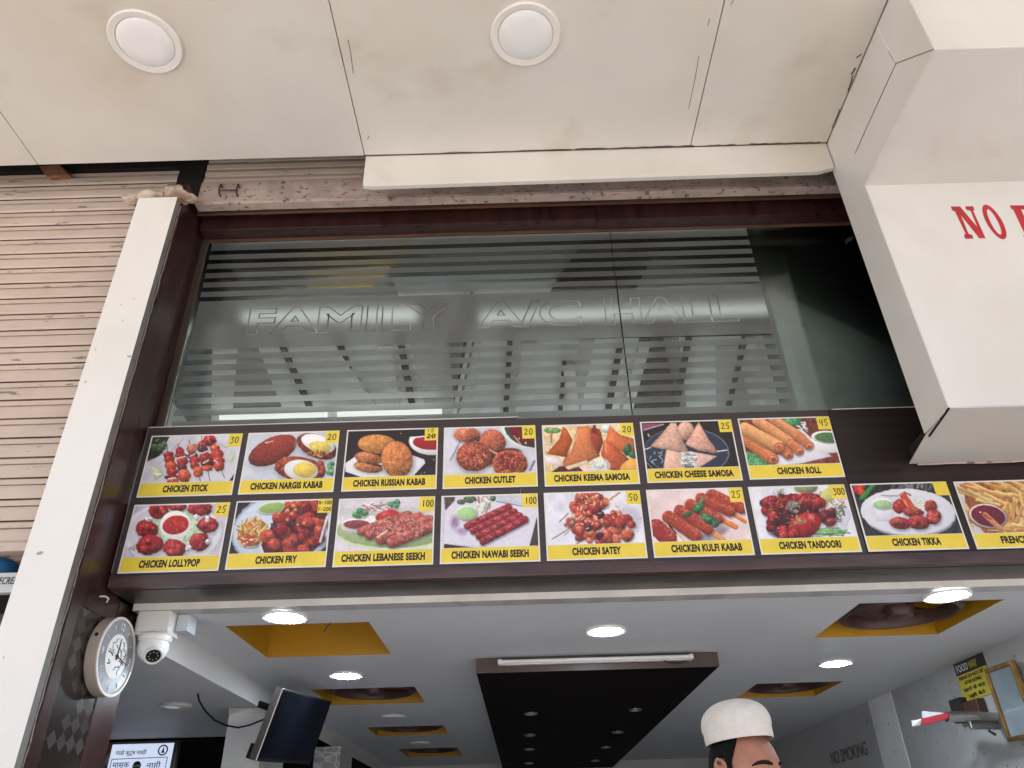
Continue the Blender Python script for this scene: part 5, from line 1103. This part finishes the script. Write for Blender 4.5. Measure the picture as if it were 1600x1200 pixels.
def p_lolly(p):
    p.bg((200, 190, 212), .05); p.ell(770, 500, 660, 420, -4, (226, 226, 236), .02, .05, 12); p.ell(770, 480, 600, 370, -4, (212, 212, 224), .03, .05, 20); p.ell(840, 420, 340, 240, 0, (190, 214, 178), .12, 0, 40); p.strands(840, 400, 360, 260, 80, 120, 6, [(228, 236, 226), (206, 226, 196), (170, 200, 150)])
    for x, y, a, b, r in ((590, 200, 140, 110, 10), (840, 150, 130, 50, 0), (1140, 170, 170, 100, 0), (430, 450, 152, 130, 20), (470, 660, 192, 132, -10), (800, 705, 158, 122, 10), (1140, 620, 142, 122, -15), (1250, 390, 140, 112, 0)):
        p.ell(x, y, a, b, r, (168, 34, 40), .2, .38, shadow=.2, wob=.25); p.blobs(x, y, a * .6, b * .6, 7, 28, 52, [(190, 44, 44), (140, 26, 34), (206, 60, 56)], shadow=.15)
    p.ell(815, 392, 212, 192, -10, (240, 240, 244), .02, .08); p.ell(818, 392, 180, 126, -12, (198, 36, 32), .12, .15); p.strands(840, 400, 130, 70, 14, 40, 6, [(226, 84, 70), (160, 24, 24)])
    for x, y, a, b in ((460, 310, 58, 60), (1252, 308, 36, 56), (1000, 702, 66, 46), (222, 690, 86, 46), (1250, 620, 40, 30), (1100, 285, 34, 50)): p.blobs(x, y, a * .5, b * .5, 7, 16, 32, [(232, 228, 230), (206, 202, 208)], .05, .05)
def p_fry(p):
    p.bg((46, 42, 50), .12); p.ell(790, 500, 700, 500, -12, (150, 166, 190), .03, 0); p.ell(790, 500, 670, 470, -12, (198, 212, 230), .03, .08, 20); p.ell(645, 215, 205, 88, -8, (214, 222, 226), .02); p.ell(650, 205, 178, 68, -8, (152, 188, 102), .05, .1)
    p.ell(390, 560, 240, 190, -25, (226, 226, 232), .02); p.ell(390, 540, 215, 175, -25, (190, 120, 60), .2); p.strands(395, 520, 190, 150, 110, 150, 9, [(226, 186, 104), (206, 150, 76), (236, 206, 140), (176, 110, 56)], (20, 160)); p.strands(330, 640, 110, 60, 14, 120, 12, [(226, 190, 150), (190, 70, 50)], (-40, 30))
    p.poly([(490, 700), (655, 395), (860, 160), (1060, 90), (1390, 110), (1400, 400), (1300, 700), (1160, 840), (540, 840)], (84, 38, 50), .3); p.rod(500, 690, 655, 400, 8, (230, 226, 220)); p.rod(490, 700, 540, 830, 9, (230, 226, 230))
    p.blobs(1000, 300, 300, 170, 26, 60, 100, RED, .18, .3); p.blobs(900, 640, 330, 170, 26, 70, 110, RED, .18, .3); p.blobs(1180, 520, 150, 200, 14, 60, 100, RED, .18, .3)
    for x, y in ((950, 420), (1180, 560), (950, 680), (1040, 260), (680, 440)): p.ell(x, y, 52, 30, 20, (80, 40, 56), .3, .1)
    p.blobs(960, 330, 240, 160, 8, 18, 34, [(226, 140, 90)], .1, 0); p.rod(1395, 330, 1300, 660, 16, (206, 212, 226))
def p_leb(p):
    p.bg((216, 208, 222), .04); p.ell(800, 260, 640, 60, 0, (190, 192, 190), .04, 0, 50); p.ell(800, 560, 730, 230, 2, (206, 220, 180), .03, 0); p.ell(800, 530, 712, 215, 2, (164, 186, 130), .05, .1, 12)
    p.ell(380, 470, 222, 90, 0, (214, 210, 220), .03, .25); p.ell(375, 425, 215, 78, 0, (232, 228, 234), .02); p.poly([(440, 380), (560, 300), (640, 330), (600, 420), (520, 440)], (236, 232, 238)); p.ell(368, 428, 178, 60, 0, (142, 62, 62), .22, .15); p.blobs(400, 270, 70, 55, 8, 30, 56, [(72, 152, 92), (96, 176, 112)], shadow=.1); p.strands(690, 200, 200, 60, 40, 170, 8, [(232, 206, 214), (206, 120, 140), (240, 226, 232), (120, 160, 130)], (-30, 60)); p.blobs(880, 150, 80, 40, 7, 20, 44, [(90, 156, 116)], shadow=.05)
    p.ell(780, 310, 165, 72, -12, (196, 44, 46), .12, .3); p.ell(800, 340, 80, 24, -12, (150, 120, 60), .2)
    for q in ((430, 520, 1060, 300, 60), (540, 570, 1210, 320, 66), (690, 630, 1340, 370, 74), (850, 670, 1430, 430, 80)): p.rod(*q, (170, 82, 76), .26, .4, shadow=.3)
    p.strands(960, 480, 380, 150, 90, 44, 7, [(206, 130, 120), (130, 50, 50), (220, 160, 140)]); p.rod(650, 605, 780, 510, 14, (230, 190, 170))
def p_nawabi(p):
    p.bg((206, 200, 220), .04); p.poly([(80, 80), (240, 80), (230, 160), (100, 300)], (84, 66, 64), .3); p.poly([(100, 310), (230, 165), (820, 90), (830, 160), (1440, 250), (1290, 850), (80, 770)], (216, 214, 230), .03); p.poly([(820, 80), (1440, 80), (1440, 250), (830, 165)], (196, 200, 218)); p.rod(830, 168, 1200, 235, 8, (136, 142, 160)); p.poly([(80, 775), (560, 835), (80, 860)], (62, 42, 48)); p.poly([(1430, 300), (1480, 860), (1285, 860)], (74, 58, 58), .2)
    p.ell(450, 140, 95, 54, 0, (92, 112, 70), .2, .3); p.ell(325, 178, 62, 38, 0, (84, 104, 66), .2); p.strands(630, 210, 120, 110, 50, 110, 8, [(214, 220, 206), (160, 186, 160), (236, 236, 232), (190, 110, 120)], (30, 150)); p.ell(780, 125, 44, 44, 0, (60, 110, 90), .2); p.ell(235, 470, 60, 90, 0, (160, 130, 176), .1, 0, 60); p.ell(340, 600, 80, 50, 0, (176, 150, 190), .1, 0, 50)
    p.ell(408, 345, 160, 112, 0, (196, 190, 176), .04, .2); p.ell(408, 335, 152, 104, 0, (228, 226, 214), .03); p.ell(408, 335, 135, 88, 0, (168, 218, 146), .04, .08)
    for q in ((415, 520, 1000, 250, 52), (500, 590, 1080, 320, 54), (580, 660, 1155, 375, 54), (640, 740, 1235, 430, 56)): p.rod(*q, (152, 40, 48), .24, .45, shadow=.3)
    for (xa, ya, xb, yb) in ((415, 520, 1000, 250), (500, 590, 1080, 320), (580, 660, 1155, 375), (640, 740, 1235, 430)):
        for k in range(9):
            t = .06 + .11 * k; x, y = xa + (xb - xa) * t, ya + (yb - ya) * t; p.rod(x - 14, y - 24, x + 22, y - 6, 8, (206, 104, 104) if k % 2 else (110, 24, 36))
def p_satey(p):
    p.bg((222, 222, 236), .03)
    for q, w in (((160, 730, 430, 565), 9), ((260, 490, 380, 375), 9), ((470, 820, 580, 735), 9), ((325, 675, 440, 590), 6), ((950, 185, 1095, 85), 14), ((1215, 575, 1435, 400), 10)): p.rod(*q, w, (156, 124, 116) if q[0] < 900 else (206, 150, 120))
    p.ell(1230, 480, 160, 200, 0, (196, 190, 210), .03, 0, 60); C = [(202, 82, 58), (186, 62, 52), (216, 112, 74), (170, 48, 46)]
    p.blobs(670, 250, 250, 160, 46, 44, 84, C, .2, .22); p.blobs(640, 560, 190, 190, 34, 40, 76, C, .2, .22); p.blobs(1090, 540, 190, 230, 40, 44, 86, C, .2, .22); p.blobs(740, 720, 130, 90, 14, 40, 70, C, .2, .2); p.blobs(960, 720, 120, 80, 14, 40, 70, C, .2, .2); p.blobs(400, 490, 60, 60, 6, 30, 44, [(206, 150, 110), (190, 90, 70)]); p.ell(455, 515, 26, 34, 0, (70, 100, 70), .2)
    for x, y in ((830, 400), (670, 580), (820, 690)): p.ell(x, y, 60, 50, -40, (70, 34, 44), .3, .1)
    p.strands(760, 400, 360, 280, 46, 46, 8, [(236, 176, 140), (232, 150, 110), (240, 206, 180)])
def p_kulfi(p):
    p.bg((232, 208, 210), .03); p.ell(1000, 640, 130, 60, -30, (150, 130, 140), .1, 0, 50); p.ell(830, 720, 110, 50, 0, (150, 140, 156), .1, 0, 40)
    B = (170, 58, 34)
    for q, s in (((900, 150, 1290, 330, 74), (1290, 330, 1360, 385, 30)), ((760, 200, 1140, 370, 74), (1160, 395, 1340, 505, 26)), ((620, 280, 980, 470, 74), (1030, 480, 1215, 575, 36)), ((480, 360, 850, 600, 76), (850, 610, 1050, 750, 40))):
        p.rod(*s, (222, 150, 94) if s[0] < 1000 else (232, 128, 66), .06, .3); p.rod(*q, B, .14, .36, shadow=.32)
    p.rod(440, 660, 560, 765, 8, (206, 180, 170)); p.rod(335, 445, 690, 690, 84, (172, 62, 36), .14, .34, shadow=.3); p.rod(170, 580, 340, 740, 110, (160, 44, 32), .12, .34); p.rod(345, 560, 430, 660, 12, (90, 26, 22))
    p.ell(725, 325, 88, 58, -35, (48, 118, 66), .15, .4); p.ell(770, 230, 26, 70, 30, (120, 130, 80), .15); p.ell(580, 410, 66, 34, -15, (52, 100, 60), .2); p.ell(870, 480, 130, 60, 30, (36, 100, 58), .2, .4); p.ell(950, 530, 50, 60, 20, (54, 96, 76), .2)
def p_tandoori(p):
    p.bg((222, 222, 234), .03); p.poly([(1240, 300), (1330, 420), (1230, 690), (1130, 600)], (206, 206, 222)); p.rod(1320, 400, 1240, 600, 5, (190, 190, 206)); p.ell(750, 100, 150, 76, 0, (176, 186, 150), .04); p.ell(752, 92, 138, 62, 0, (142, 156, 104), .05); p.strands(1080, 260, 190, 150, 90, 110, 7, [(226, 190, 180), (196, 130, 120), (170, 190, 150), (236, 226, 216), (120, 140, 110)]); p.strands(1160, 430, 70, 100, 40, 60, 8, [(120, 134, 110), (86, 100, 86), (190, 196, 180)])
    p.ell(1040, 185, 92, 82, 0, (206, 206, 116), .08, .2); p.strands(430, 200, 70, 50, 16, 120, 5, [(140, 156, 130), (100, 124, 96)], (50, 130)); p.strands(1040, 650, 190, 40, 40, 240, 8, [(120, 172, 108), (160, 200, 150), (84, 140, 80)], (-20, 20)); p.ell(560, 690, 240, 60, 5, (40, 28, 40), .2, 0, 30)
    K = [(168, 28, 34), (140, 22, 30), (188, 44, 44), (110, 22, 30)]
    p.ell(620, 420, 330, 250, 15, (110, 24, 30), .3, .2, wob=.3); p.blobs(310, 320, 80, 80, 14, 50, 86, K, .22); p.blobs(340, 520, 60, 110, 14, 40, 80, K, .22); p.blobs(760, 280, 190, 70, 18, 50, 90, K, .22); p.blobs(1010, 460, 90, 100, 12, 40, 76, [(110, 30, 38), (140, 40, 44)], .25); p.ell(540, 500, 120, 90, 0, (64, 30, 30), .3, .1, 30); p.ell(740, 570, 215, 150, -25, (176, 30, 34), .12, .42, shadow=.25); p.blobs(520, 650, 110, 50, 10, 40, 66, K, .2); p.ell(820, 460, 40, 30, -30, (220, 110, 110), .1, .1, 30); p.blobs(550, 300, 120, 60, 12, 40, 70, K, .25)
    p.strands(600, 330, 90, 70, 30, 40, 9, [(120, 130, 120), (90, 100, 96), (160, 164, 150)]); p.strands(640, 510, 110, 60, 18, 40, 6, [(150, 150, 90), (200, 190, 150)]); p.strands(620, 400, 330, 220, 60, 34, 6, [(206, 90, 60), (90, 20, 26), (190, 150, 60)])
def p_tikka(p):
    p.bg((46, 44, 48), .35); p.strands(800, 120, 300, 40, 14, 130, 16, [(130, 130, 146), (90, 90, 100)]); p.blobs(190, 170, 60, 60, 8, 30, 56, [(206, 60, 44), (176, 40, 36)], shadow=.1); p.rod(205, 270, 300, 170, 24, (50, 126, 60)); p.rod(230, 260, 350, 110, 28, (60, 146, 70))
    p.ell(800, 460, 590, 300, 3, (150, 150, 166), .03, 0); p.ell(790, 440, 590, 290, 3, (220, 220, 234), .02, .05); p.ell(790, 440, 470, 220, 3, (212, 212, 228), .02, .0, 40); p.rod(460, 235, 660, 240, 7, (140, 156, 130)); p.rod(660, 240, 720, 200, 6, (150, 160, 110)); p.rod(740, 190, 820, 230, 9, (150, 70, 70)); p.strands(950, 350, 80, 70, 24, 90, 7, [(226, 226, 220), (206, 214, 190)])
    p.poly([(335, 350), (635, 345), (590, 560), (400, 555)], (222, 220, 234), .02, grad=.12); p.ell(482, 345, 150, 76, 0, (234, 234, 240), .02); p.ell(472, 345, 118, 54, 0, (166, 206, 150), .05, .15)
    p.ell(690, 370, 90, 90, 0, (176, 50, 42), .2, .4, wob=.25); p.rod(730, 240, 830, 370, 40, (214, 72, 46), .12); p.rod(740, 300, 790, 380, 14, (230, 140, 80))
    for x, y, a, b in ((850, 440, 130, 66), (1070, 370, 80, 76), (1110, 500, 96, 92), (690, 580, 132, 76), (925, 570, 132, 90)): p.ell(x, y, a, b, 8, (168, 48, 46), .22, .38, shadow=.25, wob=.25); p.blobs(x, y, a * .55, b * .5, 6, 22, 44, [(190, 66, 52), (130, 32, 36), (150, 80, 50)], shadow=.12)
def p_fries(p):
    p.bg((204, 194, 200), .04); p.poly([(240, 110), (420, 90), (2000, 60), (2000, 920), (650, 920), (560, 860), (300, 500)], (150, 84, 46), .3); C = [(222, 170, 98), (206, 146, 80), (232, 190, 120), (190, 120, 62), (214, 190, 120)]
    p.strands(900, 250, 640, 170, 70, 480, 24, C, (8, 32)); p.strands(1300, 640, 500, 260, 70, 300, 26, C, (60, 130)); p.strands(1100, 820, 600, 70, 30, 380, 26, C, (-10, 14)); p.strands(330, 640, 60, 140, 12, 200, 20, C, (50, 70))
    p.ell(640, 625, 312, 195, 10, (120, 70, 60), .1, 0, 20); p.ell(640, 615, 300, 186, 12, (228, 202, 198), .02); p.ell(640, 612, 270, 162, 12, (112, 26, 46), .1, .15); p.rod(590, 595, 830, 810, 40, (206, 136, 84), .08); p.rod(575, 590, 680, 660, 16, (190, 60, 50)); p.ell(515, 555, 16, 12, 0, (240, 220, 226))

m, nt, b_ = newmat('printed food picture'); M['print'] = m
ca = nt.nodes.new("ShaderNodeVertexColor"); ca.layer_name = "print"; nt.links.new(ca.outputs[0], b_.inputs["Base Color"]); b_.inputs["Roughness"].default_value = 0.38; b_.inputs["Coat Weight"].default_value = 0.08

STROKES = {  # handwriting, unit box, y up
    '0': [[(.5 + .42 * math.cos(t), .5 + .5 * math.sin(t)) for t in [k * 2 * math.pi / 12 + 1.8 for k in range(13)]]],
    '1': [[(.45, 1), (.5, 0)]],
    '2': [[(.08, .78), (.3, 1), (.68, .95), (.75, .68), (.4, .3), (.05, .02), (.5, .08), (.98, .02)]],
    '3': [[(.1, .9), (.5, 1), (.82, .85), (.4, .58), (.85, .42), (.8, .12), (.45, -.05), (.02, .05)]],
    '4': [[(.3, 1), (.12, .45), (.85, .5)], [(.78, .95), (.7, -.08)]],
    '5': [[(.22, .95), (.18, .55), (.6, .6), (.85, .35), (.62, .02), (.1, .05)], [(.2, .97), (1.0, 1.06)]],
    'H': [[(.1, 1), (.1, 0)], [(.85, 1), (.85, 0)], [(.1, .5), (.85, .5)]], 'F': [[(.1, 0), (.15, 1), (.9, 1)], [(.12, .52), (.7, .54)]], '-': [[(.1, .45), (.9, .5)]]}
def handwrite(mb, txt, x, z, w, h, y, r, slant=0.08):
    for i, ch in enumerate(txt):
        for st in STROKES.get(ch, []):
            mb.tube([(x + (i + .08 + .78 * u + slant * v) * w, y, z + v * h) for u, v in st], r, 5)

CW, CH = 0.368, 0.268
# name, column x, bottom z, crop origin and scale the drawing is measured in, price, caption width, painter, label
rows = []
def row1(i): return -1.4615 + 0.3945 * i
def row2(i): return -1.4585 + 0.3920 * i
CARDS = [('CHICKEN STICK', row1(0), 2.743, (210, 670, 170), '30', .176, p_stick, 'menu card CHICKEN STICK with red meat skewers, price 30'),
 ('CHICKEN NARGIS KABAB', row1(1), 2.743, (370, 665, 170), '20', .280, p_nargis, 'menu card CHICKEN NARGIS KABAB with red egg kababs cut open'),
 ('CHICKEN RUSSIAN KABAB', row1(2), 2.743, (530, 660, 170), 'X', .280, p_russian, 'menu card CHICKEN RUSSIAN KABAB with golden patties and the price struck out'),
 ('CHICKEN CUTLET', row1(3), 2.743, (685, 660, 170), '20', .197, p_cutlet, 'menu card CHICKEN CUTLET with round brown cutlets beside red dip'),
 ('CHICKEN KEEMA SAMOSA', row1(4), 2.743, (840, 655, 170), '20', .294, p_keema, 'menu card CHICKEN KEEMA SAMOSA with orange pointed samosas and white flower'),
 ('CHICKEN CHEESE SAMOSA', row1(5), 2.743, (990, 650, 170), '25', .305, p_cheese, 'menu card CHICKEN CHEESE SAMOSA with pale samosas on a dark plate'),
 ('CHICKEN ROLL', row1(6), 2.745, (1145, 645, 180), '45', .169, p_roll, 'menu card CHICKEN ROLL with orange rolls, last card of the upper row'),
 ('CHICKEN LOLLYPOP', row2(0), 2.447, (180, 775, 185), '25', .223, p_lolly, 'menu card CHICKEN LOLLYPOP with red drumsticks round a bowl of sauce'),
 ('CHICKEN FRY', row2(1), 2.447, (350, 770, 185), 'HF', .153, p_fry, 'menu card CHICKEN FRY with red pieces and noodles, two prices'),
 ('CHICKEN LEBANESE SEEKH', row2(2), 2.447, (515, 770, 185), '100', .307, p_leb, 'menu card CHICKEN LEBANESE SEEKH with meat rolls on a green plate'),
 ('CHICKEN NAWABI SEEKH', row2(3), 2.447, (685, 765, 175), '100', .284, p_nawabi, 'menu card CHICKEN NAWABI SEEKH with four dark red rolls and green dip'),
 ('CHICKEN SATEY', row2(4), 2.447, (845, 760, 180), '50', .179, p_satey, 'menu card CHICKEN SATEY with a heap of orange meat on sticks'),
 ('CHICKEN KULFI KABAB', row2(5), 2.447, (1005, 755, 190), '25', .260, p_kulfi, 'menu card CHICKEN KULFI KABAB with brown kababs on ice lolly sticks'),
 ('CHICKEN TANDOORI', row2(6), 2.447, (1165, 750, 200), '300', .227, p_tandoori, 'menu card CHICKEN TANDOORI with a whole red roast chicken, price 300'),
 ('CHICKEN TIKKA', row2(7), 2.447, (1320, 745, 200), '', .178, p_tikka, 'menu card CHICKEN TIKKA with a white oval plate and blank price tag'),
 ('FRENCH FRIES', row2(8), 2.447, (1480, 745, 160), '', .172, p_fries, 'menu card of FRENCH fries with a bowl of ketchup, cut by the picture edge')]
NU, NV = 150, 84
for ci, (nm, x0, z0, (ox, oy, ow), price, cw, painter, label) in enumerate(CARDS):
    y = HY - 0.0008 - 0.0004 * (ci % 2); jr = random.Random(ci); x0 += jr.uniform(-.0022, .0022); z0 += jr.uniform(-.0018, .0018)
    t = thing('menu_card', (x0 + CW / 2, y, z0), label, 'menu card', 'menu cards on the header board')
    MB().box(x0, x0 + CW, y - 0.002, y, z0, z0 + CH).build('card_sheet', M['card_white'], t)
    y -= 0.002
    MB().box(x0 + .005, x0 + CW - .005, y - 0.0004, y - 0.0001, z0 + .005, z0 + .058).build('caption_strip', M['card_yellow'], t)
    # picture grid
    u = np.linspace(.0145, .9855, NU); v = np.linspace(.021, .778, NV); U, V = np.meshgrid(u, v)
    Wx, Wz = x0 + U * CW, z0 + CH - V * CH
    P = np.stack([Wx, np.full_like(Wx, y), Wz - CZ], -1); den = P @ FW
    sc = ((1600 if ow != 160 else 1600) if nm != 'FRENCH FRIES' else 1600) / ow
    kx = (800 + F_PX * (P @ RT) / den - ox) * sc; ky = (600 - F_PX * (P @ UP) / den - oy) * sc
    pr_ = Print(kx, ky, 11 + ci * 7); painter(pr_)
    fine = vnoise(kx, ky, 1 / 11, 5 + ci) + vnoise(kx, ky, 1 / 23, 9 + ci) - 1.0
    lum = pr_.C.mean(-1, keepdims=True); pr_.C = (pr_.C * .90 + lum * .10 + 3 + 14 * np.clip(lum / 255 - .6, 0, 1)) * (1 + (.16 * np.clip(1.05 - lum / 215, 0.06, 1)) * fine[..., None])
    C = np.clip(pr_.C, 0, 255) / 255.0; Cl = np.where(C <= .04045, C / 12.92, ((C + .055) / 1.055) ** 2.4)
    me = bpy.data.meshes.new('food_picture'); idx = np.arange(NU * NV).reshape(NV, NU)
    quads = np.stack([idx[:-1, :-1], idx[1:, :-1], idx[1:, 1:], idx[:-1, 1:]], -1).reshape(-1, 4)
    verts = np.stack([Wx, np.full_like(Wx, y - 0.0004), Wz], -1).reshape(-1, 3)
    me.vertices.add(len(verts)); me.vertices.foreach_set("co", verts.ravel().astype(np.float32))
    me.loops.add(quads.size); me.loops.foreach_set("vertex_index", quads.ravel().astype(np.int32))
    me.polygons.add(len(quads)); me.polygons.foreach_set("loop_start", np.arange(0, quads.size, 4, dtype=np.int32))
    me.update(calc_edges=True); me.validate()
    at = me.color_attributes.new("print", 'FLOAT_COLOR', 'POINT')
    at.data.foreach_set("color", np.concatenate([Cl.reshape(-1, 3), np.ones((NU * NV, 1))], 1).ravel().astype(np.float32))
    link('food_picture', me, M['print'], t)
    off = CW * .5 - cw / 2 + (0.012 if ci in (6, 12) else 0)
    link('caption', text_mesh(nm, cw, .0295, frame((x0 + off, y - .0006, z0 + .0175), (1, 0, 0), (0, 0, 1)), thick=.0003, bold=.055, spacing=1.08), M['ink'], t)
    if nm == 'FRENCH FRIES': continue
    sx, sz = x0 + CW - .0535, z0 + CH - .060
    wide = price in ('100', '300')
    tg = MB().box(sx - (.006 if wide else 0), x0 + CW - (.0008 if not wide else .003), y - .0010, y - .0006, sz + (.003 if ci % 3 else 0), z0 + CH - .0015).build('price_tag', M['sticker'], t)
    if not price: continue
    mb = MB(); yy = y - .0013
    if price == 'X':
        handwrite(mb, '15', sx + .008, sz + .040, .015, .014, yy, .0014); handwrite(mb, '20', sx + .008, sz + .012, .018, .019, yy, .0022)
        mb.tube([(sx + .008, yy, sz + .014), (sx + .022, yy, sz + .026), (sx + .030, yy, sz + .017), (sx + .044, yy, sz + .028)], .002, 5)
    elif price == 'HF':
        handwrite(mb, 'H-100', sx + .002, sz + .037, .0100, .014, yy, .0014); handwrite(mb, 'F-200', sx + .002, sz + .010, .0100, .014, yy, .0014)
    else:
        n_ = len(price); w = .019 if n_ == 2 else .0155
        handwrite(mb, price, sx + .006 - (.003 if wide else 0), sz + .017, w, .027, yy, .0019)
    ho_ = mb.build('handwritten_price', M['marker'], None); ho_.parent = tg
    ho_.matrix_parent_inverse = Matrix.Identity(4)
    tg_children = True
